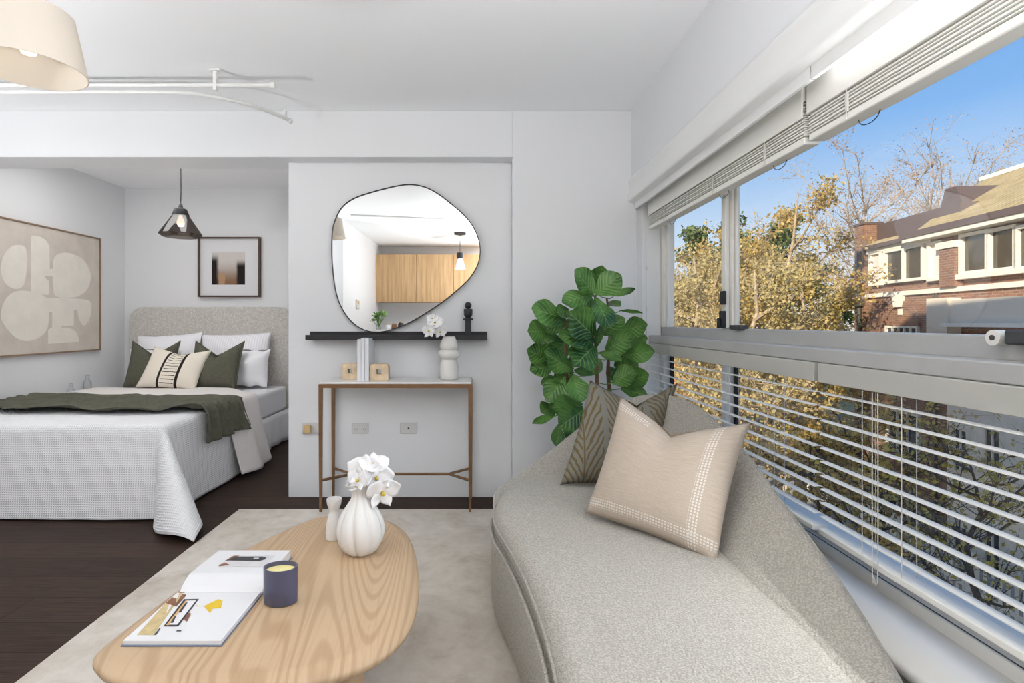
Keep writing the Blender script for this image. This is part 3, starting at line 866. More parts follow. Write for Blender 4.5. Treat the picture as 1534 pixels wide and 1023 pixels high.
mb.loft([[(p[0], MY-.003, p[1]) for p in o1], [(p[0], 3.584, p[1]) for p in o1], [(p[0], 3.584, p[1]) for p in o0], [(p[0], MY-.003, p[1]) for p in o0]], True, False, 0, loop=True)
mb.build('frame', M['black'], mir, ang=50)

# ------------------------------------------------------------------ picture ledge and totem
led = thing('picture_ledge', 'long black wall ledge below the mirror', 'shelf', (-.55, 3.53, 1.06))
x0, x1 = -1.142, .043
MB().box(x0, x1, 3.57, 3.584, EYE-.115, EYE-.062).build('back_board', M['blackwood'], led, bevel=.001)
MB().box(x0, x1, 3.49, 3.57, EYE-.115, EYE-.103).build('shelf_board', M['blackwood'], led, bevel=.001)
MB().box(x0, x1, 3.478, 3.49, EYE-.116, EYE-.083).build('front_lip', M['blackwood'], led, bevel=.001)
tz = EYE-.1025; tx = -.083; ty = 3.53
tot = thing('totem_ornament', 'black turned wooden ornament topped with a ball on the black ledge', 'ornament', (tx, ty, tz))
MB().box(tx-.019, tx+.019, ty-.019, ty+.019, tz, tz+.118).build('column', M['blackwood'], tot, bevel=.002)
mb = MB(); mb.lathe([(.02,.118),(.033,.119),(.034,.124),(.033,.129),(.018,.130),(.019,.138),(.027,.146),(.029,.16),(.029,.188),(.026,.192),(.012,.192)], 24, (tx, ty, tz)); mb.build('cup', M['blackwood'], tot)
mb = MB(); mb.lathe([(max(.001,.0235*math.sin(math.pi*k/14)), .214-.0235*math.cos(math.pi*k/14)) for k in range(15)], 24, (tx, ty, tz)); mb.build('ball', M['black'], tot)

# ------------------------------------------------------------------ console table
CT, CX0, CX1, CY0, CY1 = EYE-.365, -.992, -.054, 3.268, 3.57
con = thing('console_table', 'bronze console table with a white marble top against the wall', 'table', ((CX0+CX1)/2, 3.42, 0))
M['marble'] = plain('white_marble', (226,224,222), .25, var=.04, vs=5)
MB().box(CX0+.004, CX1-.004, CY0+.004, CY1, CT-.012, CT).build('tabletop', M['marble'], con, bevel=.002)
b_ = .024
mb = MB().box(CX0, CX1, CY0, CY0+.02, CT-.036, CT-.0125).box(CX0, CX1, CY1-.02, CY1, CT-.036, CT-.0125).box(CX0, CX0+.02, CY0+.02, CY1-.02, CT-.036, CT-.0125).box(CX1-.02, CX1, CY0+.02, CY1-.02, CT-.036, CT-.0125)
mb.build('apron', M['bronze'], con, smooth=False)
for x in (CX0, CX1-.022):
    for y in (CY0, CY1-.022):
        fz = .0125 if y < 3.33 else .001
        mb = MB(); s_ = .012
        mb.loft([[(x+.011-s_*q+dx*2*s_*q, y+.011-s_*q+dy*2*s_*q, z) for dx, dy in ((0,0),(1,0),(1,1),(0,1))] for z, q in ((fz,.62),(.3,.8),(CT-.0365,.92))], True, True)
        mb.build('leg', M['bronze'], con, smooth=False)
mb = MB(); zc = EYE-.97; yc = (CY0+CY1)/2; xa, xb = CX0+.17, CX1-.15
mb.tube([(xa, yc, zc), (xb, yc, zc)], .009, 4)
for xs, xm in ((CX0+.011, xa), (CX1-.011, xb)):
    for y in (CY0+.011, CY1-.011): mb.tube([(xs, y, zc), (xm, yc, zc)], .009, 4)
mb.build('stretcher', M['bronze'], con, smooth=False)

# books and bookends
hts = [(.258, .024, 'slim white book closest to the wooden-toned bookend with its hole hidden, first of three'), (.266, .021, ''), (.264, .025, '')]
labs = ['white book standing against the half-hidden stone bookend', 'white book in the middle of the upright three on the console table', 'white book showing its cover beside the fully visible stone bookend']
bxp = -.776
for k, (h, t, _) in enumerate(hts):
    bk = thing('white_book', labs[k], 'book', (bxp+t/2, 3.455, CT), 'white books on the console table')
    MB().box(bxp+.002, bxp+t-.002, 3.362, 3.553, CT+.004, CT+h-.004).build('pages', M['paper'], bk, smooth=False)
    mb = MB().box(bxp, bxp+.002, 3.36, 3.555, CT, CT+h).box(bxp+t-.002, bxp+t, 3.36, 3.555, CT, CT+h).box(bxp+.002, bxp+t-.002, 3.358, 3.3615, CT, CT+h)
    mb.build('cover', M['cover'], bk, smooth=False)
    bxp += t+.0015
def bookend(label, x, y):
    b = thing('stone_bookend', label, 'bookend', (x, y, CT), 'bookends on the console table')
    out = []
    w_, h_ = .118, .103; r = .022
    for cx, cz, a0 in ((w_/2-r, r*.4, -90), (w_/2-r, h_-r, 0), (-w_/2+r, h_-r, 90), (-w_/2+r, r*.4, 180)):
        rr = r if cz > .05 else r*.4
        cxx = cx if rr == r else math.copysign(w_/2-rr, cx)
        for k in range(6):
            a = R(a0+90*k/5); out.append((cxx+rr*math.cos(a), cz+rr*math.sin(a)))
    ho = [(.015*math.copysign(1, math.cos(R(a)))*min(1, abs(math.cos(R(a)))*1.42), h_*.52+.015*math.copysign(1, math.sin(R(a)))*min(1, abs(math.sin(R(a)))*1.42)) for a in [(-90+360*k/24) for k in range(24)]]
    out2 = out
    mb = MB()
    def ring(pts, d): return [(x+a, d, CT+z) for a, z in pts]
    y0, y1 = y-.03, y+.03
    mb.loft([ring(out2, y0), ring(out2, y1), ring(ho, y1), ring(ho, y0)], True, False, 0, loop=True)
    mb.build('block', M['travertine'], b, bevel=.002, ang=30)
    return b
bookend('sand-coloured stone bookend half hidden behind the white books', -.797-.0385, 3.45)
bookend('sand-coloured stone bookend with a square hole, beside the books and fully in view', -.642, 3.40)

# ------------------------------------------------------------------ orchids and vases
def orchid(label, base, stem_pts, flowers, seed):
    o = thing('orchid_spray', label, 'flower', base, 'white orchids in vases'); rnd = random.Random(seed)
    mb = MB(); mb.tube(cat_rom(stem_pts, 6, False), .0022, 6); mb.build('stem', M['stem'], o)
    for (c, fd, sz) in flowers:
        c = Vector(c); fd = Vector(fd).normalized()
        a = Vector((0,0,1)); xx = a.cross(fd).normalized(); zz = fd.cross(xx)
        mb = MB()
        for ang, L, W in ((90,.9,.55),(20,1.05,1.0),(160,1.05,1.0),(-50,.9,.55),(-130,.9,.55)):
            ang = R(ang+rnd.uniform(-12,12)); d = xx*math.cos(ang)+zz*math.sin(ang); e = fd.cross(d)
            bend = rnd.uniform(.1,.45)
            def fn(u, v, d=d, e=e, L=L, W=W, bend=bend):
                r = u*sz*L; wd = W*sz*.62*math.sin(math.pi*min(1, u*.93+.05))**.7; t = (v-.5)*2
                return c+d*r+e*(wd*t)+fd*(bend*sz*(u*u-.3*t*t*u)+.12*sz*math.sin(u*7+t*2)*.4)
            mb.grid(7, 6, fn)
        fl = mb.build('flower', M['petal'], o, solid=.0012, ang=80)
        mb = MB(); mb.lathe([(.001,0),(sz*.10,sz*.05),(sz*.13,sz*.2),(sz*.05,sz*.3)], 10, (0,0,0))
        q = fd.to_track_quat('Z', 'Y').to_matrix()
        mb.v = [tuple(q @ Vector(v)+c) for v in mb.v]; mb.build('flower_centre', M['pistil'], fl)
    return o

vz = CT; vx, vy = -.203, 3.43
va = tag(MB().lathe([(.050,0),(.057,.004),(.060,.04),(.061,.075),(.056,.105),(.046,.125),(.043,.13),(.055,.137),(.068,.150),(.072,.163),(.068,.176),(.056,.188),(.049,.192),(.056,.199),(.060,.212),(.058,.228),(.050,.245),(.042,.262),(.039,.274),(.034,.274),(.035,.258),(.03,.2)], 40, (vx, vy, vz)).build('lobed_vase', M['ceramgrey'], None, org=(vx, vy, vz), ang=60), 'pale lobed ceramic vase on the console table, holding an orchid', 'vase')
f = lambda px, py, Y: tuple(P(px, py, Y))
orchid('white orchid spray in the lobed vase on the console table', (vx, vy, vz+.27), [(vx, vy, vz+.24), f(668, 502, 3.41), f(662, 494, 3.38), f(655, 488, 3.36), f(645, 489, 3.34)],
       [(f(652, 484, 3.36), (-.3,-1,.4), .055), (f(643, 496, 3.32), (-.6,-1,-.2), .05), (f(659, 497, 3.36), (.2,-1,-.3), .045), (f(648, 478, 3.38), (-.2,-.8,.6), .04)], 3)

# ------------------------------------------------------------------ sockets
def socket(label, px, kind):
    c = P(px, 641, 3.583)
    s = thing('power_socket', label, 'socket', (c.x, 3.585, c.z), 'sockets on the wall below the mirror')
    MB().box(c.x-.057, c.x+.057, 3.576, 3.5845, c.z-.037, c.z+.037).build('plate', M['plate'], s, bevel=.003)
    if kind == 'double':
        for dx in (-.028, .028):
            mb = MB()
            for ax, az, ro in ((-.008,-.006,25),(.008,-.006,-25),(0,-.02,0)):
                cs, sn = math.cos(R(ro)), math.sin(R(ro))
                pts = [(c.x+dx+ax+x*cs-z*sn, c.z+az+x*sn+z*cs) for x, z in ((-.0014,-.0045),(.0014,-.0045),(.0014,.0045),(-.0014,.0045))]
                mb.prism(pts, lambda a, b, d: (a, d, b), 3.5752, 3.5765)
            mb.build('outlet', M['slot'], s, smooth=False)
            MB().box(c.x+dx-.006, c.x+dx+.006, 3.573, 3.5762, c.z+.014, c.z+.026).build('switch', M['plate'], s, bevel=.001)
    if kind == 'aerial':
        mb = MB(); mb.tube([(c.x, 3.574, c.z), (c.x, 3.5765, c.z)], .006, 16); mb.build('outlet', M['slot'], s)
    return s
socket('wall socket plate half behind the table leg with a tan plug in it', 466, 'plug')
socket('white double power socket seen through the console table frame', 540, 'double')
socket('white aerial socket plate with one dark hole, under the console table', 612, 'aerial')
c = P(461, 642, 3.57)
tag(MB().box(c.x-.024, c.x+.024, 3.545, 3.5755, c.z-.03, c.z+.026).build('socket_plug', M['tan'], None, org=(c.x, 3.56, c.z), bevel=.005), 'small tan plug in the wall socket beside the table leg', 'plug')

# ------------------------------------------------------------------ coffee table and what stands on it
TZ_ = .40
tp = [(480,769),(530,766),(580,773),(606,788),(620,812),(628,852),(626,895),(616,927),(598,951),(573,972),(541,988),(494,1004),(423,1018),(351,1024),(280,1024),(222,1020),(172,1009),(146,994),(138,980),(146,966),(172,944),(207,918),(261,879),(315,844),(351,824),(397,802),(444,781)]
tl = [PZ(x, y, TZ_) for x, y in tp]
tl = ccw([(p.x, p.y) for p in tl])
tl = [Vector((p.x, p.y)) for p in smooth_loop(cat_rom([(a, b, 0) for a, b in tl], 6), 5)]
ct = thing('coffee_table', 'pebble-shaped pale oak coffee table on the rug', 'table', (-.52, 1.55, .012))
mb = MB()
rings = []
for d, z in ((-.060,.352),(-.020,.354),(-.006,.362),(0,.374),(-.001,.381),(-.010,.388),(-.026,.396),(-.034,.399),(-.040,.400)):
    rings.append([(p[0], p[1], z) for p in offset_loop(tl, d)])
mb.loft(rings, True, True); mb.build('tabletop', M['oak'], ct, ang=50)
for lx, ly_, rz in ((-.365, 1.33, 10), (-.62, 1.42, 60), (-.44, 1.93, -20)):
    mb = MB(); ring = []
    for k in range(28):
        a = 2*math.pi*k/28; x = .075*math.copysign(abs(math.cos(a))**.6, math.cos(a)); y = .045*math.copysign(abs(math.sin(a))**.7, math.sin(a))
        ring.append((lx+x*math.cos(R(rz))-y*math.sin(R(rz)), ly_+x*math.sin(R(rz))+y*math.cos(R(rz))))
    mb.loft([[(a, b, .0125) for a, b in ring], [(a, b, .353) for a, b in ring]], True, True); mb.build('leg', M['oak'], ct, ang=40)

# open book
ob = thing('open_book', 'open magazine-style picture book lying on the coffee table', 'book', (-.74, 1.5, TZ_))
X0, X1, YA, YS, YZ = -.856, -.622, 1.278, 1.520, 1.748
mb = MB(); mb.loft([[(x, y, z) for y, z in ((YA-.004,TZ_+.0005),(YS-.004,TZ_+.0005),(YS+.006,TZ_+.0005),(YZ+.004,TZ_+.0005),(YZ+.004,TZ_+.003),(YS+.006,TZ_+.003),(YS-.004,TZ_+.003),(YA-.004,TZ_+.003))] for x in (X0-.003, X1+.003)], True, True)
mb.build('cover', M['coverblue'], ob, smooth=False)
def page_z(y):
    if y <= YS: t = (YS-y)/(YS-YA); return TZ_+.0125 - .006*max(0, 1-t/.08)**2
    t = (y-YS)/(YZ-YS); return TZ_+.006+.030*min(1, (t/.22))**.6*(1-.35*max(0, t-.22))
lowY = [YA+(YS-YA)*k/16 for k in range(17)]; upY = [YS+(YZ-YS)*k/20 for k in range(21)]
mb = MB(); prof = [(y, page_z(y)) for y in lowY]
mb.loft([[(x, y, z) for y, z in prof]+[(x, YS, TZ_+.0032), (x, YA, TZ_+.0032)] for x in (X0, X1)], True, True)
def page_patch(mb, pts, mi, lift=.0006):
    """ink on the page: a small outline in page coordinates (x, y) laid over the curved sheet"""
    xs = [p[0] for p in pts]; 
    b = len(mb.v); mb.v += [(x, y, page_z(y)+lift) for x, y in pts]; mb.face([b+i for i in range(len(pts))], mi)
def pg(px, py): 
    q = PZ(px, py, TZ_+.0125); return (min(max(q.x, X0+.001), X1-.001), min(max(q.y, YA+.001), YS-.004))
def strip(mb, x0, x1, y0, y1, mi, lift=.0005, n=6):
    for k in range(n):
        ya, yb = y0+(y1-y0)*k/n, y0+(y1-y0)*(k+1)/n
        page_patch(mb, [(x0, ya), (x1, ya), (x1, yb), (x0, yb)], mi, lift)
zc = lambda u, v: (160+u/4.794, 820+v/4.794)
def poly(mb, pts, mi, lift=.0006): page_patch(mb, [pg(*zc(u, v)) for u, v in pts], mi, lift)
poly(mb, [(215,630),(335,630),(545,330),(470,320),(410,405)], 1, .0005)
poly(mb, [(410,400),(470,318),(560,308),(570,345),(500,425)], 2, .0008)
poly(mb, [(405,568),(512,568),(662,370),(555,372)], 3, .0008)
poly(mb, [(430,556),(505,556),(642,381),(565,383)], 4, .0011)
poly(mb, [(425,560),(445,560),(580,385),(563,385)], 5, .0013)
poly(mb, [(512,470),(532,470),(580,398),(566,398)], 3, .0015)
poly(mb, [(455,545),(475,545),(498,497),(485,497)], 3, .0015)
poly(mb, [(338,630),(352,630),(388,580),(378,580)], 3, .0011)
poly(mb, [(548,520),(575,535),(605,478),(590,468)], 2, .0011)
poly(mb, [(498,605),(532,605),(536,596),(502,596)], 3, .0009)
poly(mb, [(640,415),(690,425),(800,372),(832,380),(820,435),(760,440),(742,472),(700,425),(645,422)], 6, .0009)
M['ptan'] = plain('printed_tan', (196,176,128), .5, var=.1, vs=60); M['pbrown'] = plain('printed_brown', (122,78,54), .5, var=.3, vs=40)
M['pblack'] = plain('printed_black', (40,42,46), .5); M['pgold'] = plain('printed_gold', (208,164,108), .5); M['pyellow'] = plain('printed_yellow', (214,180,30), .5); M['pgrey'] = plain('printed_grey', (206,205,206), .5, var=.06, vs=30)
mats = [M['paper'], M['ptan'], M['pbrown'], M['pblack'], M['paper'], M['pgold'], M['pyellow'], M['pgrey']]
mb.build('near_page', mats, ob, smooth=False)
mb = MB(); prof = [(y, page_z(y)) for y in upY]
mb.loft([[(x, y, z) for y, z in prof]+[(x, YZ, TZ_+.0032), (x, YS, TZ_+.0032)] for x in (X0, X1)], True, True)
ux = lambda t: X0+(X1-X0)*t
uy = lambda t: YS+(YZ-YS)*t
strip(mb, ux(.26), ux(.86), uy(.42), uy(.80), 7, .0009)
pts = [(ux(.30), uy(.62)), (ux(.72), uy(.60)), (ux(.78), uy(.66)), (ux(.76), uy(.73)), (ux(.70), uy(.76)), (ux(.34), uy(.76))]
page_patch(mb, pts, 3, .0016)
page_patch(mb, [(ux(.26), uy(.60)), (ux(.31), uy(.62)), (ux(.38), uy(.795)), (ux(.30), uy(.795))], 2, .0014)
page_patch(mb, [(ux(.26), uy(.43)), (ux(.40), uy(.47)), (ux(.30), uy(.54)), (ux(.26), uy(.50))], 2, .0014)
page_patch(mb, [(ux(.61), uy(.675)), (ux(.68), uy(.675)), (ux(.68), uy(.71)), (ux(.61), uy(.71))], 4, .0022)
mb.build('far_page', mats, ob, smooth=False)

# candle
cx, cy = -.553, 1.478
cd = thing('scented_candle', 'oval navy candle vessel with pale yellow wax beside the open book', 'candle', (cx, cy, TZ_))
mb = MB(); mb.lathe([(.040,.0005),(.0455,.004),(.0462,.05),(.0465,.100),(.0435,.100),(.043,.088),(.01,.086)], 40, (cx, cy, TZ_), sy=.72)
mb.build('vessel', M['navy'], cd, ang=50)
mb = MB(); mb.lathe([(.0428,.0865),(.0425,.0885),(.02,.0895),(.001,.0895)], 40, (cx, cy, TZ_), sy=.72); mb.build('wax', M['wax'], cd)
mb = MB(); mb.tube([(cx, cy, TZ_+.089), (cx+.001, cy, TZ_+.095)], .001, 6); mb.build('wick', M['paper'], cd)

# fluted gourd vase with orchid, and little bud vase
gx, gy = -.404, 1.80
def flute(a, z):
    t = min(1, z/.2)
    return 1-.085*abs(math.sin((a*4)+z*7))**.5*(1 if z < .03 else 1) if z < .235 else 1+.20*math.sin(a*5+.6)
prof = [(.02,0),(.045,.002),(.060,.014),(.072,.035),(.079,.062),(.080,.085),(.074,.112),(.061,.138),(.046,.160),(.034,.178),(.029,.192),(.030,.205),(.036,.217),(.045,.228),(.051,.236),(.048,.236),(.032,.217),(.025,.195),(.02,.16)]
def fl(a, z):
    k = 1-.16*(1-abs(math.sin(a*4+z*5)))**2.2 if z < .2 else 1-.10*(1-abs(math.sin(a*4+z*5)))**2+(.16*math.sin(a*5+.6) if z > .22 else 0)
    return k
fv = tag(MB().lathe(prof, 96, (gx, gy, TZ_), mod=fl).build('fluted_vase', M['ceram'], None, org=(gx, gy, TZ_), ang=80), 'white gourd-shaped fluted vase on the coffee table', 'vase')
g = lambda dx, dz, dy=0: (gx+dx, gy+dy, TZ_+dz)
orchid('white orchid spray in the fluted vase on the coffee table', g(0, .2), [g(0,.17), g(.01,.25), g(.035,.275), g(.06,.27), g(.085,.235)],
       [(g(.015,.275,-.01), (-.3,-1,.5), .06), (g(.055,.255,-.015), (.4,-1,.0), .055), (g(.075,.205,-.01), (.5,-1,-.4), .06), (g(.0,.25,-.03), (-.6,-1,.3), .045), (g(.045,.295,.0), (.2,-.6,.8), .05)], 11)
bx_, by_ = -.525, 1.915
tag(MB().lathe([(.02,0),(.029,.002),(.030,.02),(.026,.06),(.019,.088),(.0155,.097),(.018,.105),(.024,.122),(.0265,.138),(.0262,.143),(.022,.143),(.016,.115)], 36, (bx_, by_, TZ_)).build('bud_vase', M['ceram'], None, org=(bx_, by_, TZ_), ang=60), 'slim white bud vase with a flared neck next to the gourd-shaped vase', 'vase')

# ------------------------------------------------------------------ pendants
def cone_shade(mb, r0, z0, r1, z1, c, n=56, th=.004):
    mb.lathe([(r0, z0), (r1, z1)], n, c, cap=False); 
    mb.lathe([(r1-th, z1), (r0-th, z0)], n, c, cap=False)
M['shade'] = plain('cream_fabric_shade', (240,230,214), .9, bump=.1, bs=200)
n_ = N('cream_lampshade'); n_.set(lin((238,231,221)), .9)
tl_ = n_.add('ShaderNodeBsdfTranslucent'); tl_.inputs[0].default_value = lin((244,236,224)); mx_ = n_.add('ShaderNodeMixShader'); mx_.inputs[0].default_value = .25
n_.link(n_.b.outputs[0], mx_.inputs[1]); n_.link(tl_.outputs[0], mx_.inputs[2]); n_.link(mx_.outputs[0], n_.out.inputs[0])
M['shade'] = n_.m
lx, lyy, lz = -1.515, 1.79, EYE+.845
lp = thing('pendant_lamp', 'cream fabric pendant lamp hanging over the coffee table side', 'lamp', (lx, lyy, CZ))
mb = MB(); prof = [(.165, 0), (.162, .03), (.128, .195), (.124, .2)]
mb.loft([[(lx+r*math.cos(2*math.pi*j/56), lyy+r*math.sin(2*math.pi*j/56), lz+z) for j in range(56)] for r, z in [(.165,0),(.145,.10),(.126,.195),(.122,.195),(.141,.10),(.161,0)]], True, False, 0, loop=True)
mb.build('lamp_shade', M['shade'], lp, ang=60)
mb = MB(); mb.tube([(lx, lyy, CZ-.001), (lx, lyy, lz+.13)], .0025, 8); mb.build('cord', M['rail'], lp)
mb = MB(); mb.lathe([(.001,-.03),(.04,-.03),(.045,-.001)], 24, (lx, lyy, CZ)); mb.build('ceiling_rose', M['rail'], lp)
mb = MB()
for k in range(3): a = 2.1*k; mb.tube([(lx, lyy, lz+.16), (lx+.125*math.cos(a), lyy+.125*math.sin(a), lz+.19)], .002, 6)
mb.build('spider_ring', M['rail'], lp)
mb = MB(); mb.lathe([(.001,.05),(.02,.055),(.028,.075),(.022,.10),(.013,.115),(.013,.14)], 18, (lx, lyy, lz)); mb.build('bulb', M['bulb'], lp)

kx, ky, kz = -2.36, 4.2, EYE+.668
sp = thing('pendant_lamp', 'smoked glass pendant lamp with a black cap above the bed', 'lamp', (kx, ky, CZ))
mb = MB(); mb.tube([(kx, ky, CZ-.001), (kx+.003, ky, 2.2), (kx, ky, kz+.26)], .004, 8); mb.build('cord', M['darkcord'], sp)
mb = MB(); mb.lathe([(.001,-.02),(.045,-.02),(.05,-.001)], 24, (kx, ky, CZ)); mb.build('ceiling_rose', M['black'], sp)
mb = MB(); mb.lathe([(.004,.272),(.012,.262),(.018,.235),(.045,.222),(.062,.178),(.062,.172),(.02,.174)], 32, (kx, ky, kz)); mb.build('cap', M['black'], sp, ang=30)
mb = MB(); mb.loft([[(kx+r*math.cos(2*math.pi*j/48), ky+r*math.sin(2*math.pi*j/48), kz+z) for j in range(48)] for r, z in [(.058,.176),(.10,.11),(.148,.035),(.155,.024),(.13,.004),(.10,.0),(.10,.003),(.128,.008),(.15,.025),(.143,.037),(.096,.108),(.054,.174)]], True, False, 0, loop=True)
mb.build('glass_shade', M['smoke'], sp, ang=30)
mb = MB(); mb.lathe([(.001,.085),(.018,.09),(.029,.11),(.026,.135),(.014,.158),(.013,.174)], 18, (kx, ky, kz)); mb.build('bulb', M['bulb'], sp)

# ------------------------------------------------------------------ curtain track under the ceiling
tr = thing('curtain_track', 'white curtain rod and curved rail under the ceiling', 'curtain rail', (-2.0, 2.9, CZ))
RZ, RY = EYE+1.287, 2.9
mb = MB(); mb.tube([(-3.6, RY, RZ), (-1.14, RY, RZ)], .011, 10); mb.build('rod', M['rail'], tr)
mb = MB(); mb.tube([(-1.14, RY, RZ), (-1.115, RY, RZ)], .017, 14); mb.build('end_cap', M['gloss'], tr)
pts = cat_rom([(-3.6, RY+.03, RZ-.025), (-2.4, RY+.03, RZ-.025), (-1.75, RY+.03, RZ-.025), (-1.55, RY+.06, RZ-.025), (-1.37, RY+.17, RZ-.026), (-1.24, RY+.33, RZ-.027), (-1.185, RY+.43, RZ-.027)], 6, False)
mb = MB(); mb.tube(pts, .011, 8); mb.build('curved_rail', M['rail'], tr)
mb = MB(); mb.tube([(-1.192, RY+.415, RZ-.03), (-1.182, RY+.435, RZ-.03)], .016, 10); mb.build('end_cap', M['gloss'], tr)
for x, y in ((-1.44, RY), (-2.9, RY)):
    mb = MB().box(x-.01, x+.01, y-.012, y+.012, RZ-.03, CZ-.012).box(x-.03, x+.03, y-.016, y+.016, CZ-.012, CZ-.001); mb.build('bracket', M['gloss'], tr, bevel=.003)
mb = MB().box(-1.215, -1.197, RY+.38, RY+.405, RZ-.03, RZ+.02); mb.build('rail_stop', M['gloss'], tr, bevel=.003)
mb = MB(); mb.tube([(-1.65,.33,CZ-.012),(-.46,.07,CZ-.012)], .010, 8)
tag(mb.build('ceiling_rail', M['rail'], None, org=(-1.05,.2,CZ-.012)), 'thin white ceiling rail, seen only as a line in the mirror', 'rail')

# ------------------------------------------------------------------ fiddle leaf fig
fx, fy = .66, 3.15
fig = thing('fiddle_leaf_fig', 'leafy green fiddle-leaf fig behind the sofa in the corner', 'plant', (fx, fy, 0))
mb = MB(); mb.lathe([(.10,.0005),(.115,.004),(.145,.26),(.15,.30),(.135,.30),(.13,.27),(.02,.268)], 36, (fx, fy, 0)); pt = mb.build('pot', M['pot'], fig, ang=40)
mb = MB(); mb.lathe([(.128,.262),(.1,.275),(.001,.28)], 24, (fx, fy, 0)); mb.build('soil', M['soil'], pt)
def FP(u, v, Y): return P(780+u/3.529, 390+v/3.529, Y)
S1 = [Vector((fx+.02, fy, .27)), FP(405, 760, 3.14), FP(402, 560, 3.12), FP(395, 420, 3.12), FP(392, 300, 3.1), FP(395, 185, 3.08)]
S2 = [Vector((fx+.05, fy+.02, .27)), FP(470, 760, 3.2), FP(462, 590, 3.18), FP(470, 450, 3.17), FP(470, 300, 3.17), FP(455, 200, 3.17)]
S3 = [Vector((fx-.04, fy-.02, .27)), FP(300, 880, 3.1), FP(260, 720, 3.07), FP(240, 560, 3.06), FP(240, 420, 3.06), FP(245, 310, 3.06)]
for sx in (S1, S2, S3):
    q = cat_rom(sx, 6, False); mb = MB(); mb.tube(q, [.014-.008*i/len(q) for i in range(len(q))], 8); mb.build('trunk', M['trunkp'], fig)
spine = [p for sx in (S1, S2, S3) for p in cat_rom(sx, 6, False)]
L = [  # base u,v  tip u,v  width/length  depth  tilt
 (385,180,298,48,.80,3.02,0),(398,180,528,75,.80,3.02,.3),(400,175,432,30,.62,3.14,0),(380,183,220,222,.62,3.0,.3),(393,200,482,345,.66,2.96,.5),(488,192,607,152,.38,3.12,.8),
 (388,402,258,272,.74,2.88,.2),(240,312,66,250,.70,2.98,.2),(245,330,105,372,.62,3.06,.2),(140,380,46,372,.95,3.02,0),(392,425,214,392,.55,2.90,.5),(388,452,285,556,.80,2.92,.3),
 (400,388,548,308,.62,3.04,.3),(535,375,664,338,.75,3.12,.5),(448,474,592,400,.66,3.02,.4),(545,500,708,480,.62,3.02,.4),(418,490,532,520,.50,3.0,.9),(488,650,596,575,.80,2.98,.2),
 (548,655,674,600,.78,3.06,.3),(495,625,612,538,.66,3.1,.3),(528,678,668,712,.50,3.0,.8),(276,606,322,748,.80,2.90,.2),(278,580,130,488,.74,2.96,.4),(135,520,38,470,.82,3.04,.3),
 (170,560,56,575,.75,3.08,.3),(232,612,140,742,.72,3.0,.3),(280,600,180,628,.60,3.08,.6),(334,790,205,880,.82,2.92,.2),(325,768,176,775,.62,2.98,.5),(172,828,64,858,.36,2.98,.8),
 (200,868,196,982,.50,2.96,.3),(222,895,302,935,.55,3.02,.6),(172,778,110,800,.8,3.1,.3),(240,740,130,720,.55,3.12,.4),(240,420,80,440,.60,3.12,.3),(250,420,170,510,.65,3.1,.2),
 (382,600,285,580,.38,2.92,.9),(388,305,335,205,.72,3.14,.2),(255,268,190,275,.62,3.0,.4),(465,222,526,240,.5,3.16,.4),(525,268,642,278,.16,3.08,1.1),(400,462,425,348,.34,2.90,.3),
 (570,440,668,412,.62,3.14,.3),(460,560,520,640,.6,3.2,.3),(395,300,300,330,.7,3.16,.3),(240,560,330,500,.6,3.14,.3),(245,690,330,640,.6,3.16,.3),(230,640,110,650,.6,3.14,.3),
 (250,760,330,860,.6,3.12,.3),(200,800,150,760,.6,3.06,.5),(420,520,350,600,.6,3.16,.6),(470,420,560,450,.55,3.2,.4),(430,360,470,260,.6,3.2,.3),(500,560,560,500,.6,3.22,.3),(300,830,250,950,.55,3.1,.4)]
mb = MB(); pe = MB(); rnd = random.Random(5)
for (u0, v0, u1, v1, wl, Y, tilt) in L:
    A = FP(u0, v0, Y+.04); B = FP(u1, v1, Y-.05+rnd.uniform(-.04,.04))
    d = B-A; ln = d.length; d.normalize()
    nrm = Vector((rnd.uniform(-.25,.25), -1, .35+rnd.uniform(-.15,.35))); nrm = (nrm-d*nrm.dot(d)).normalized()
    e = d.cross(nrm)
    cup = rnd.uniform(.03,.10); droop = rnd.uniform(.02,.12); tw = tilt*rnd.choice((-1,1))*.5
    ph = rnd.uniform(0,6)
    def fn(u, v):
        # fiddle outline: narrow near the stalk, widest past the middle, blunt tip
        wd = (math.sin(math.pi*min(1, u**1.15*.965+.02)))**.62*(.60+.40*math.sin(math.pi*(u*.75)))*ln*wl*.55
        t = (v-.5)*2; es = e*math.cos(tw*t*.5)+nrm*math.sin(tw*t*.5)*1.0
        return A+d*(u*ln)+es*(wd*t)+nrm*(cup*ln*t*t*(.6)-droop*ln*u*u+.012*math.sin(u*13+ph)*abs(t)*ln*3*.5)
    mb.grid(12, 8, fn, uvf=lambda u, v: (v, u))
    near = min(spine, key=lambda p: (p-A).length)
    mb.tube([A+d*ln*.02, (A+near)/2+Vector((0,0,-.008)), near], .003, 5, 1)
mb.build('foliage', [M['fig'], M['herb']], fig, ang=80)

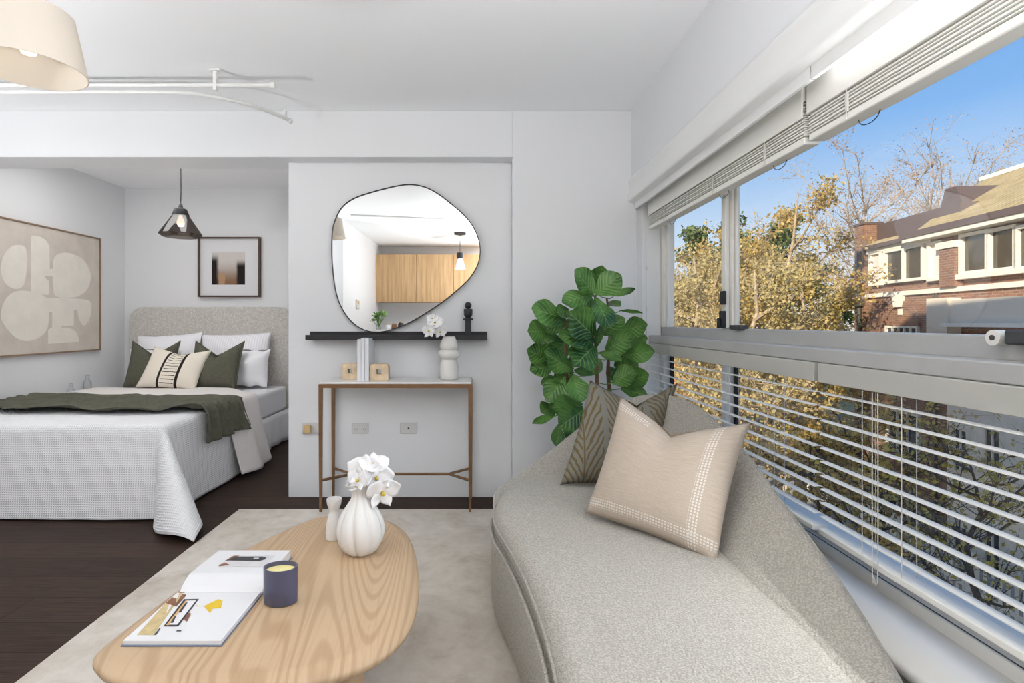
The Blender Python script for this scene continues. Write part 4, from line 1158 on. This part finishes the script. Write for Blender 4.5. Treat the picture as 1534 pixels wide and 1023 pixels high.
# ------------------------------------------------------------------ kitchen behind the camera (seen in the mirror)
xs = [NKX+.003, -1.117, -.469, .20, .86]
labs = ['oak wall cupboard in the kitchen corner, seen in the mirror', 'oak wall cupboard next to the corner one, seen in the mirror', 'oak wall cupboard behind the kitchen pendant, seen in the mirror', 'oak wall cupboard by the window end of the kitchen']
for k in range(3):
    cb = thing('wall_cabinet', labs[k], 'cupboard', ((xs[k]+xs[k+1])/2, YK, 1.526), 'kitchen wall cupboards')
    MB().box(xs[k], xs[k+1]-.002, YK+.002, -2.17, 1.526, 2.356).build('cabinet_body', M['cabinet'], cb, smooth=False)
    MB().box(xs[k]+.001, xs[k+1]-.004, -2.169, -2.15, 1.524, 2.352).build('door', M['cabinet'], cb, bevel=.002)
bar = thing('kitchen_bench', 'white kitchen bench, just below the mirror view', 'bench', (-1.3, -1.0, 0))
MB().box(NKX+.003, -.5, -1.3, -.75, 1.02, 1.06).build('benchtop', M['marble'], bar, bevel=.003)
MB().box(NKX+.003, -.55, -1.25, -.8, 0, 1.02).build('bench_body', M['gloss'], bar, smooth=False)
hb = thing('potted_herb', 'green leafy sprigs in a glass on the kitchen bench, seen in the mirror', 'plant', (-1.55, -1.0, 1.06))
mb = MB(); mb.lathe([(.035,.001),(.04,.005),(.045,.09),(.042,.09),(.036,.01)], 20, (-1.55, -1.0, 1.06)); mb.build('glass_jar', M['clear'], hb)
mb = MB(); st_ = MB(); rnd = random.Random(3)
for k in range(26):
    a = rnd.uniform(0, 6.28); rr = rnd.uniform(.03,.13); tip = Vector((-1.55+rr*math.cos(a), -1.0+rr*.8*math.sin(a), 1.06+rnd.uniform(.13,.27)))
    st_.tube([(-1.55, -1.0, 1.10), tip], .002, 4)
    for j in range(5):
        d = Vector((rnd.uniform(-1,1), rnd.uniform(-1,1), rnd.uniform(-.3,1))).normalized()*.05; e = d.cross(Vector((rnd.random(), rnd.random(), 1))).normalized()*.014
        b = len(mb.v); mb.v += [tuple(tip), tuple(tip+d*.5+e), tuple(tip+d), tuple(tip+d*.5-e)]; mb.face((b, b+1, b+2, b+3))
mb.build('foliage', M['herb'], hb, smooth=False); st_.build('stem', M['herb'], hb)
jr = [(-1.40, .05, .075, 'paper', 'white mug beside the herbs on the kitchen bench, seen in the mirror'), (-1.31, .045, .09, 'pbrown', 'brown jar among the kitchen bench things, seen in the mirror'), (-1.21, .05, .11, 'pblack', 'dark tin at the end of the kitchen bench things, seen in the mirror')]
for x, w_, h_, mt, lb in jr:
    j = thing('kitchen_jar', lb, 'jar', (x, -.98, 1.06), 'jars on the kitchen bench')
    mb = MB(); mb.lathe([(w_*.8,.001),(w_*.85,.006),(w_*.85,h_*.8),(w_*.6,h_)], 20, (x, -.98, 1.06)); mb.build('body', M[mt], j)
    mb = MB(); mb.lathe([(w_*.62,h_),(w_*.62,h_+.015),(.001,h_+.016)], 20, (x, -.98, 1.06)); mb.build('lid', M['ptan'], j)
kp = thing('pendant_lamp', 'small black and white pendant lamp in the kitchen, seen in the mirror', 'lamp', (-.316, -1.04, CZ))
mb = MB(); mb.lathe([(.001,-.035),(.09,-.035),(.09,-.001)], 24, (-.316, -1.04, CZ)); mb.build('ceiling_rose', M['black'], kp, ang=30)
mb = MB(); mb.tube([(-.316, -1.04, CZ-.03), (-.316, -1.04, 2.24)], .004, 6); mb.build('cord', M['darkcord'], kp)
mb = MB(); mb.lathe([(.02,.25),(.05,.248),(.05,.16),(.02,.158)], 24, (-.316, -1.04, 1.99)); mb.build('cap', M['black'], kp, ang=30)
mb = MB(); mb.lathe([(.04,.158),(.083,.0),(.078,.002),(.036,.155)], 28, (-.316, -1.04, 1.99)); mb.build('lamp_shade', M['gloss'], kp, ang=40)
ic = thing('wall_intercom', 'cream intercom panel on the kitchen wall, seen in the mirror', 'switch', (NKX+.01, -.75, 1.44))  # wall intercom with a small screen
MB().box(NKX+.001, NKX+.02, -.84, -.66, 1.37, 1.51).build('plate', M['plate'], ic, bevel=.004)
MB().box(NKX+.02, NKX+.024, -.80, -.70, 1.44, 1.49).build('screen', M['pgold'], ic, bevel=.002)
# added ceiling fill lights, out of view, that brighten the kitchen and alcove
def ceil_fill(label, x, y, sx, sy, watts):
    o = thing('ceiling_fill_panel', label, 'light', (x, y, CZ), 'added ceiling fill lights')
    MB().box(x-sx/2, x+sx/2, y-sy/2, y+sy/2, CZ-.03, CZ-.001).build('frame', M['rail'], o, bevel=.004)
    MB().box(x-sx/2+.02, x+sx/2-.02, y-sy/2+.02, y+sy/2-.02, CZ-.034, CZ-.0302).build('diffuser', M['panel'], o, smooth=False)
    l = bpy.data.lights.new('ceiling_fill_glow', 'AREA'); l.shape = 'RECTANGLE'; l.size = sx; l.size_y = sy; l.energy = watts; l.color = (.98, .99, 1)
    q = bpy.data.objects.new('ceiling_fill_glow', l); C.objects.link(q); q.location = (x, y, CZ-.04)
    return o
ceil_fill('added white ceiling fill light in the bedroom alcove, hidden behind the beam', -2.6, 4.15, 1.2, .5, 7.5)
def fill_uplighter(label, x, y, watts):  # added floor lamps out of frame, bouncing fill light off the ceiling
    o = thing('fill_floor_lamp', label, 'lamp', (x, y, 0), 'added fill lamps')
    mb = MB(); mb.lathe([(.14,.001),(.14,.02),(.02,.03)], 28, (x, y, 0)); mb.build('base', M['black'], o, ang=30)
    mb = MB(); mb.tube([(x, y, .02), (x, y, 1.02)], .012, 10); mb.build('pole', M['black'], o)
    mb = MB(); mb.loft([[(x+rr*math.cos(6.2832*j/32), y+rr*math.sin(6.2832*j/32), z) for j in range(32)] for rr, z in ((.012,1.0),(.10,1.04),(.18,1.13),(.175,1.13),(.095,1.05),(.012,1.01))], True, True); mb.build('lamp_bowl', M['rail'], o)
    l = bpy.data.lights.new('uplight_fill_glow', 'AREA'); l.shape = 'DISK'; l.size = .3; l.energy = watts; l.color = (.985, .988, .985)
    q = bpy.data.objects.new('uplight_fill_glow', l); C.objects.link(q); q.location = (x, y, 1.12); q.rotation_euler = (math.pi, 0, 0)
fill_uplighter('added black fill lamp, out of view, furthest behind the viewer, by the kitchen', .5, -1.6, 26)
fill_uplighter('added black fill lamp, out of view, close behind the viewer, past the near end of the sofa', .3, -.3, 54)
fill_uplighter('added black fill lamp, out of view, behind the viewer at the left wall', -3.2, 1.3, 48)
ceil_fill('added white ceiling fill light in the kitchen behind the viewer', .45, -2.0, .6, .8, 14)

# ------------------------------------------------------------------ outside
GZ = EYE-7.6
struct('ground', bx(1.6, 140, -60, 160, GZ-.3, GZ), M['verge'])
struct('street', bx(5.0, 11.8, -60, 150, GZ, GZ+.02), M['asphalt'])
struct('pavement', bx(12.4, 15.2, -60, 150, GZ, GZ+.06), M['pavement'])
M['render'] = plain('outer_wall_render', (190,180,168), .9)
struct('wall_storeys_shade_slab', bx(0, 1.3, -18, 5.0, CZ+.26, 9.9), M['render'])  # unseen upper storeys, thinned to a slab that shades the brick house

# brick house across the street; local y runs along its front, local x into it
NRM = math.hypot(.105, 1)
PX0, PY0 = 15.96, 15.7
house = thing('brick_house', 'brown brick house with cream trim and tan tiled roof across the street', 'building', (PX0, PY0, 0), rz=-math.atan(.105))
def FU(px):
    k = (px-720)/F; return (PX0-k*PY0)/(k-.105)*NRM
def FZ(px, py):
    t = FU(px)/NRM; return EYE+(483-py)*(PY0+t)/F
def hb_(name, mat, pxa, pxb, za, zb, x0, x1, parent=None, bevel=0):
    return MB().box(x0, x1, FU(pxa), FU(pxb), za, zb).build(name, mat, parent or house, smooth=False, local=True, bevel=bevel)
uE = FU(1287)
zb0, zb1 = EYE+1.05, EYE+1.22
zg = EYE+3.29
zl = FZ(1340, 366)
# walls: upper band of brick, lower storeys
MB().box(0, 9, -9, uE, GZ, zb0).build('lower_wall', M['brick'], house, smooth=False, local=True)
MB().box(.06, 9, -9, uE, zb1, zg).build('upper_wall', M['brick'], house, smooth=False, local=True)
MB().box(-.10, 9, -9, uE+.05, zb0, zb1).build('string_course', M['cream'], house, smooth=False, local=True)
MB().box(-.12, .6, FU(1299), uE+.12, GZ, EYE+4.25).build('corner_pier', M['brick'], house, smooth=False, local=True)
MB().box(-.16, .66, FU(1299)-.04, uE+.16, EYE+4.25, EYE+4.35).build('pier_cap', M['fascia'], house, smooth=False, local=True)
MB().box(.4, 1.0, FU(1420), FU(1299), zg-.1, EYE+4.2).build('parapet', M['fascia'], house, smooth=False, local=True)
# left bay: cream band, windows and pink panels
hb_('bay_fascia', M['cream'], 1303, 1400, FZ(1350, 372), FZ(1350, 357), -.14, .1)
def win(px0, px1, py0, py1, ref, frame=True, glass='wpane', bars=0):
    za, zb = FZ(ref, py1), FZ(ref, py0); ya, yb = FU(px1), FU(px0); t = .11
    mb = MB().box(-.14, .1, ya-t, ya, za-t, zb+t).box(-.14, .1, yb, yb+t, za-t, zb+t).box(-.14, .1, ya, yb, za-t, za).box(-.14, .1, ya, yb, zb, zb+t)
    for k in range(bars):
        yy = ya+(yb-ya)*(k+1)/(bars+1); mb.box(-.13, .1, yy-.05, yy+.05, za, zb)
    f_ = mb.build('window', M['cream'], house, smooth=False, local=True)
    MB().box(-.02, .02, ya, yb, za, zb).build('pane', M[glass], f_, smooth=False, local=True)
win(1308, 1322, 381, 424, 1315, glass='pinkpanel')
win(1331, 1385, 374, 418, 1358, bars=1)
win(1397, 1413, 366, 416, 1405, glass='pinkpanel')
win(1446, 1482, 352, 405, 1464)
win(1489, 1524, 345, 401, 1506)
win(1531, 1600, 338, 396, 1560)
MB().box(-.2, .1, FU(1620), FU(1440), FZ(1490, 414), FZ(1490, 406)).build('window_sill', M['cream'], house, smooth=False, local=True)
hb_('wall_pier', M['brick'], 1417, 1440, zb1, FZ(1428, 372), -.22, .1)
hb_('pier_capital', M['cream'], 1413, 1443, FZ(1428, 372), FZ(1428, 362), -.28, .1)
# eaves and roofs
MB().box(-.55, .3, -9, FU(1369), zg-.16, zg+.06).build('gutter', M['fascia'], house, smooth=False, local=True)
MB().box(-.50, .3, -9, FU(1372), zg-.30, zg-.161).build('soffit_board', M['cream'], house, smooth=False, local=True)
MB().box(-.30, .3, FU(1369), FU(1302), zg-.2, zg-.04).build('bay_gutter', M['fascia'], house, smooth=False, local=True)
mb = MB(); u1, u2 = FU(1395), 6.64
mb.loft([[(-.5, -9, zg+.06), (-.5, u1, zg+.06), (4.0, u2, EYE+5.86), (4.0, -9, EYE+5.86)], [(-.5, -9, zg-.02), (-.5, u1, zg-.02), (4.0, u2, EYE+5.7), (4.0, -9, EYE+5.7)]], True, True)
mb.build('main_roof', M['rooftile'], house, smooth=False, local=True)
mb = MB(); mb.box(3.9, 4.2, -9, u2+.1, EYE+5.82, EYE+5.98); mb.build('ridge_cap', M['cream2'], house, smooth=False, local=True)
mb = MB(); ya, yb = FU(1400), FU(1302)
mb.loft([[(-.28, ya, zg-.03), (-.28, yb, zg-.03), (1.6, yb, zg+.75), (1.6, ya, zg+.75)], [(-.28, ya, zg-.09), (-.28, yb, zg-.09), (1.6, yb, zg+.65), (1.6, ya, zg+.65)]], True, True)
mb.build('bay_roof', M['rooftile'], house, smooth=False, local=True)
mb = MB(); ya = FU(1405); mb.loft([[(1.0, ya, zg+.5), (1.0, ya+1.5, zg+.5), (1.0, ya+1.1, zg+1.7), (1.0, ya+.6, zg+1.7)], [(3.4, ya, zg+.5), (3.4, ya+1.5, zg+.5), (3.4, ya+1.1, zg+1.7), (3.4, ya+.6, zg+1.7)]], True, True)
mb.build('dormer', M['fascia'], house, smooth=False, local=True)
# arch, keystone, downpipe, grey bay, lower windows
ca = (FU(1329)+FU(1372))/2; ra = abs(FU(1329)-FU(1372))/2; zs = FZ(1350, 489)
pts = [(ca+ra*math.cos(math.pi*k/20), zs+ra*.95*math.sin(math.pi*k/20)) for k in range(21)]
mb = MB(); outp = [(ca+(ra+.22)*math.cos(math.pi*k/20), zs+(ra*.95+.22)*math.sin(math.pi*k/20)) for k in range(21)]
mb.loft([[(x, a, b) for a, b in outp+list(reversed(pts))] for x in (-.06, .02)], True, True)
arch = mb.build('arch', M['brick'], house, smooth=False, local=True)
mb = MB(); mb.prism(pts, lambda a, b, d: (d, a, b), -.012, .01); mb.build('arch_panel', M['brick'], arch, smooth=False, local=True)
mb = MB(); kz0, kz1 = FZ(1349, 460), zb0; mb.prism([(FU(1344.5), kz0), (FU(1353.5), kz0), (FU(1356), kz1), (FU(1342), kz1)], lambda a, b, d: (d, a, b), -.16, .0); mb.build('keystone', M['cream'], house, smooth=False, local=True)
MB().box(-.05, 0, ca-.10, ca+.12, zs+.45, zs+.68).build('wall_vent', M['cream'], house, smooth=False, local=True)
mb = MB(); y = FU(1295); mb.tube([(-.22, y, GZ), (-.22, y, EYE+3.1)], .09, 10); mb.box(-.40, -.1, y-.2, y+.2, zb0-.35, zb0-.05); mb.build('downpipe', M['downpipe'], house, smooth=False, local=True)
mb = MB(); y = FU(1404); mb.tube([(-.05, y, GZ), (-.05, y, zb0)], .05, 8); mb.build('downpipe', M['downpipe'], house, smooth=False, local=True)
MB().box(-.35, 0, -9, FU(1440), FZ(1480, 484), FZ(1480, 447)).build('awning_box', M['greybox'], house, smooth=False, local=True)
MB().box(-.45, 0, FU(1440), FU(1408), FZ(1420, 540), FZ(1420, 447)).build('bay_pier', M['greybox'], house, smooth=False, local=True)
MB().box(-.7, 0, -9, FU(1441), FZ(1480, 490), FZ(1480, 484)).build('awning_edge', M['cream2'], house, smooth=False, local=True)
def lowwin(px0, px1, py0, py1, ref, nx=3, nz=4, mat='paper'):
    za, zb = FZ(ref, py1), FZ(ref, py0); ya, yb = FU(px1), FU(px0); t = .07
    mb = MB().box(-.1, .05, ya-t, ya+.02, za-t, zb+t).box(-.1, .05, yb-.02, yb+t, za-t, zb+t).box(-.1, .05, ya, yb, za-t, za+.02).box(-.1, .05, ya, yb, zb-.02, zb+t)
    for k in range(1, nx): yy = ya+(yb-ya)*k/nx; mb.box(-.09, .05, yy-.03, yy+.03, za, zb)
    for k in range(1, nz): zz = za+(zb-za)*k/nz; mb.box(-.085, .05, ya, yb, zz-.025, zz+.025)
    f_ = mb.build('window', M['cream'], house, smooth=False, local=True)
    MB().box(-.03, -.01, ya, yb, za, zb).build('pane', M['wdark'], f_, smooth=False, local=True)
lowwin(1331, 1376, 491, 530, 1352, 5, 2)
lowwin(1332, 1378, 618, 680, 1354, 3, 3)
lowwin(1332, 1378, 745, 815, 1354, 3, 3)
# cream lower front on the nearer part, with sash windows
MB().box(-.45, 0, -9, FU(1440), GZ, FZ(1480, 600)).build('rendered_front', M['cream2'], house, smooth=False, local=True)
for a_, b__ in ((1455, 1473), (1503, 1525)):
    for p0_, p1_ in ((645, 705), (790, 860)):
        za, zb = FZ(a_+8, p1_), FZ(a_+8, p0_); ya, yb = FU(b__), FU(a_)
        f_ = MB().box(-.52, -.4, ya-.06, ya, za, zb).box(-.52, -.4, yb, yb+.06, za, zb).box(-.52, -.4, ya, yb, (za+zb)/2-.03, (za+zb)/2+.03).box(-.52, -.4, (ya+yb)/2-.02, (ya+yb)/2+.02, za, zb).box(-.55, -.4, ya-.06, yb+.06, za-.08, za).box(-.52, -.4, ya-.06, yb+.06, zb, zb+.06).build('window', M['cream'], house, smooth=False, local=True)
        MB().box(-.47, -.445, ya, yb, za, zb).build('pane', M['wdark'], f_, smooth=False, local=True)
# front fence
fn_ = thing('front_fence', 'pale painted fence along the pavement in front of the brick house', 'fence', (13.6, 15.7, GZ), rz=-math.atan(.105))
mb = MB().box(-.04, .04, -10, 8, 1.0, 1.08).box(-.04, .04, -10, 8, .25, .33)
for k in range(76): mb.box(-.02, .02, -10+.236*k, -9.93+.236*k, .065, 1.0)
mb.build('pickets', M['cream2'], fn_, smooth=False, local=True)
for k in range(7):
    MB().box(-.09, .09, -10+3*k-.09, -10+3*k+.09, .065, 1.25).build('post', M['cream2'], fn_, smooth=False, local=True)
# terracotta house glimpsed low at the far end
h2 = thing('distant_house', 'low terracotta house glimpsed behind the golden trees', 'building', (12, 52, GZ))
MB().box(8, 20, 50, 56, GZ, GZ+5).build('wall', M['orange'], h2, smooth=False)
mb = MB(); mb.loft([[(7.6, 49.6, GZ+5), (20.4, 49.6, GZ+5), (20.4, 53, GZ+7), (7.6, 53, GZ+7)], [(7.6, 56.4, GZ+5), (20.4, 56.4, GZ+5), (20.4, 53.1, GZ+7), (7.6, 53.1, GZ+7)]], True, True); mb.build('roof', M['fascia'], h2, smooth=False)

def tree(name, label, loc, H, rad, leafm, nleaf, ls, seed, barkm='bark', spread=1.0, low=.22, group='street trees outside', thick=1.0, limbs=12, twigs=9, droop=.15, top=1.0):
    rnd = random.Random(seed); o = thing(name, label, 'tree', loc, group); b0 = Vector(loc)
    tr_ = MB(); ends = []
    def rv(s): return Vector((rnd.uniform(-s,s), rnd.uniform(-s,s), rnd.uniform(-s,s)))
    pts = [b0]; 
    for k in range(1, 8): pts.append(b0+Vector((rnd.uniform(-.25,.25)*k*.25, rnd.uniform(-.25,.25)*k*.25, H*.9*k/7)))
    tr_.tube(pts, [thick*(.20-.17*k/7) for k in range(8)], 7)
    for i in range(limbs):
        f_ = low+(1-low)*(i+rnd.random()*.6)/limbs*.92
        q = f_*7*.999; k = int(q); a0 = pts[min(k,6)].lerp(pts[min(k+1,7)], q-k)
        an = i*2.4+rnd.uniform(-.5,.5); prof_ = math.sin(math.pi*min(1, .22+.72*f_))**.8
        ln = rad*prof_*rnd.uniform(.75,1.12)
        tip = a0+Vector((math.cos(an)*ln, math.sin(an)*ln, ln*rnd.uniform(.45,.95)*spread))
        mid = a0.lerp(tip, .5)+Vector((0,0,-droop*ln))+rv(.15)
        lp_ = [a0, mid, tip]; lp_ = cat_rom(lp_, 3, False)
        tr_.tube(lp_, [thick*(.075-.06*j/(len(lp_)-1)) for j in range(len(lp_))], 5, cap=False)
        for j in range(twigs):
            c0 = lp_[rnd.randint(1, len(lp_)-1)]
            d = Vector((math.cos(an+rnd.uniform(-1.2,1.2)), math.sin(an+rnd.uniform(-1.2,1.2)), rnd.uniform(.1,1.3))).normalized()*ln*rnd.uniform(.3,.62)
            c1 = c0+d*.5+rv(.1); c2 = c0+d+rv(.15)
            tr_.tube([c0, c1, c2], [thick*.026, thick*.018, thick*.008], 4, cap=False)
            ends.append((c0, c1, c2))
            for m_ in range(3):
                e0 = c0.lerp(c2, rnd.uniform(.3,1)); e1 = e0+Vector((rnd.uniform(-1,1), rnd.uniform(-1,1), rnd.uniform(-.2,1.2))).normalized()*ln*.28
                tr_.tube([e0, e1], [thick*.011, thick*.005], 3, cap=False); ends.append((e0, e0.lerp(e1,.5), e1))
    tr_.build('trunk', M[barkm], o, smooth=False)
    if nleaf:
        lf = MB()
        for k in range(nleaf):
            a, b, c = rnd.choice(ends); t = rnd.random()
            p = (a.lerp(b, t*2) if t < .5 else b.lerp(c, t*2-1))+Vector((rnd.gauss(0,.16), rnd.gauss(0,.16), rnd.gauss(0,.16)))*rad*.28
            d = rv(1).normalized()*ls*rnd.uniform(.6,1.2); e = d.cross(rv(1)).normalized()*d.length*.42
            i = len(lf.v); lf.v += [tuple(p), tuple(p+d*.55+e), tuple(p+d*1.1), tuple(p+d*.55-e)]; lf.face((i, i+1, i+2, i+3))
        lf.build('foliage', M[leafm], o, smooth=False)
    return o
def at(px, Y): return ((px-720)/F*Y, Y, GZ)
tree('plane_tree', 'tall golden tree whose sprig tops out against the sky beside the window mullion', at(1178, 22), 14.2, 3.0, 'gold', 6500, .13, 1, spread=1.0, thick=1.0)
tree('plane_tree', 'golden tree filling the small far window pane', at(1040, 19), 11.0, 3.2, 'goldpale', 9000, .11, 2)
tree('plane_tree', 'dense golden tree just past the window mullion', at(1115, 16), 10.2, 3.0, 'goldpale', 10000, .10, 3)
tree('plane_tree', 'golden tree growing against the brick corner pier', at(1200, 17), 10.2, 1.85, 'gold', 8000, .10, 4)
tree('plane_tree', 'dull gold tree behind the row, left of the brick house', at(1150, 26), 12.4, 3.0, 'goldpale', 7000, .17, 5)
tree('plane_tree', 'golden tree at the far end of the row, by the window jamb', at(1075, 27), 12.0, 4.0, 'gold', 7000, .18, 6)
tree('plane_tree', 'pale gold tree seen only through the far lower blind', at(1010, 24), 9.6, 3.4, 'gold', 5000, .17, 16)
tree('evergreen_tree', 'dark green tree rising behind the golden trees', at(1128, 34), 15.0, 4.2, 'pine', 9000, .30, 7, group='trees behind the row', low=.3)
tree('evergreen_tree', 'dark green tree top behind the far window pane', at(1075, 38), 13.4, 3.2, 'pine', 5000, .28, 8, group='trees behind the row', low=.3)
tree('bare_tree', 'bare pinkish tree rising behind the corner of the brick house', at(1300, 32), 17.2, 5.2, 'rust', 5200, .10, 9, group='trees behind the row', low=.30, limbs=30, twigs=14, spread=1.5, thick=.8)
tree('bare_tree', 'bare pinkish tree rising behind the tan roof', at(1420, 36), 18.6, 5.4, 'rust', 5200, .10, 10, group='trees behind the row', low=.30, limbs=30, twigs=14, spread=1.5, thick=.8)
tree('bare_tree', 'thin bare tree at the edge of the far pane', at(1003, 40), 13.0, 4.2, 'rust', 1200, .15, 13, group='trees behind the row', low=.30, limbs=18, twigs=7, spread=1.3, thick=.9)
tree('street_tree', 'sparse green-gold tree with dark boughs before the brick wall, seen through the blind', at(1325, 13.5), 4.9, 2.2, 'olive', 1300, .11, 11, barkm='barkdark', thick=.55, spread=1.1)
tree('street_tree', 'sparse green-gold tree with dark boughs before the cream house front, seen through the blind', at(1465, 11.5), 5.4, 2.0, 'olive', 900, .11, 12, barkm='barkdark', thick=.5, spread=1.1)
tree('street_tree', 'small golden tree low before the taller golden row, seen through the blind', at(1225, 14), 5.2, 2.2, 'gold', 5200, .11, 14, barkm='barkdark', thick=.5)

# ------------------------------------------------------------------ light
sun = bpy.data.lights.new('sun', 'SUN'); so = bpy.data.objects.new('sun', sun); C.objects.link(so)
sun.energy = 6.0; sun.angle = R(.6); sun.color = (1, .90, .74)
so.rotation_euler = Vector((15.5, 15.6, -8.6)).to_track_quat('-Z', 'Y').to_euler()
wl = bpy.data.worlds.new('sky'); bpy.context.scene.world = wl; wl.use_nodes = True
nt = wl.node_tree; bg = nt.nodes['Background']
tc = nt.nodes.new('ShaderNodeTexCoord'); sx = nt.nodes.new('ShaderNodeSeparateXYZ'); rp = nt.nodes.new('ShaderNodeValToRGB')
nt.links.new(tc.outputs['Generated'], sx.inputs[0]); nt.links.new(sx.outputs[2], rp.inputs[0]); nt.links.new(rp.outputs[0], bg.inputs[0])
e = rp.color_ramp.elements; e[0].position = 0.0; e[0].color = lin((238,238,234)); e[1].position = .9; e[1].color = lin((112,150,204))
for p_, c_ in ((.14, (200,220,241)), (.30, (134,183,238)), (.5, (108,162,228))):
    q = e.new(p_); q.color = lin(c_)
bg.inputs[1].default_value = 1.0

def area(name, loc, target, sx_, sy_, watts, col=(1,1,1)):
    l = bpy.data.lights.new(name, 'AREA'); l.shape = 'RECTANGLE'; l.size = sx_; l.size_y = sy_; l.energy = watts; l.color = col
    o = bpy.data.objects.new(name, l); C.objects.link(o); o.location = loc
    o.rotation_euler = (Vector(target)-Vector(loc)).to_track_quat('-Z', 'Z').to_euler(); return o
area('window_daylight_fill', (.94, 1.2, EYE+.18), (-3, 1.2, EYE+.75), 4.2, .85, 24, (.97,.985,1))  # added area lamp just inside the window, boosting the daylight
def point(name, loc, watts, col, r=.03):
    l = bpy.data.lights.new(name, 'POINT'); l.energy = watts; l.color = col; l.shadow_soft_size = r
    o = bpy.data.objects.new(name, l); C.objects.link(o); o.location = loc
point('living_pendant_glow', (lx, lyy, lz+.08), 1.0, (1,.96,.90), .03)
point('bedroom_pendant_glow', (kx, ky, kz+.06), 6, (1,.95,.88), .03)
point('kitchen_pendant_glow', (-.316, -1.04, 2.03), 1.5, (1,.95,.88), .02)

sc = bpy.context.scene
sc.view_settings.view_transform = 'Standard'; sc.view_settings.look = 'None'; sc.view_settings.gamma = 1; sc.view_settings.use_curve_mapping = False
sc.view_settings.exposure = 0.16
sc.cycles.max_bounces = 10; sc.cycles.diffuse_bounces = 5; sc.cycles.transparent_max_bounces = 24
sc.cycles.caustics_reflective = False; sc.cycles.caustics_refractive = False
sc.cycles.sample_clamp_indirect = 6
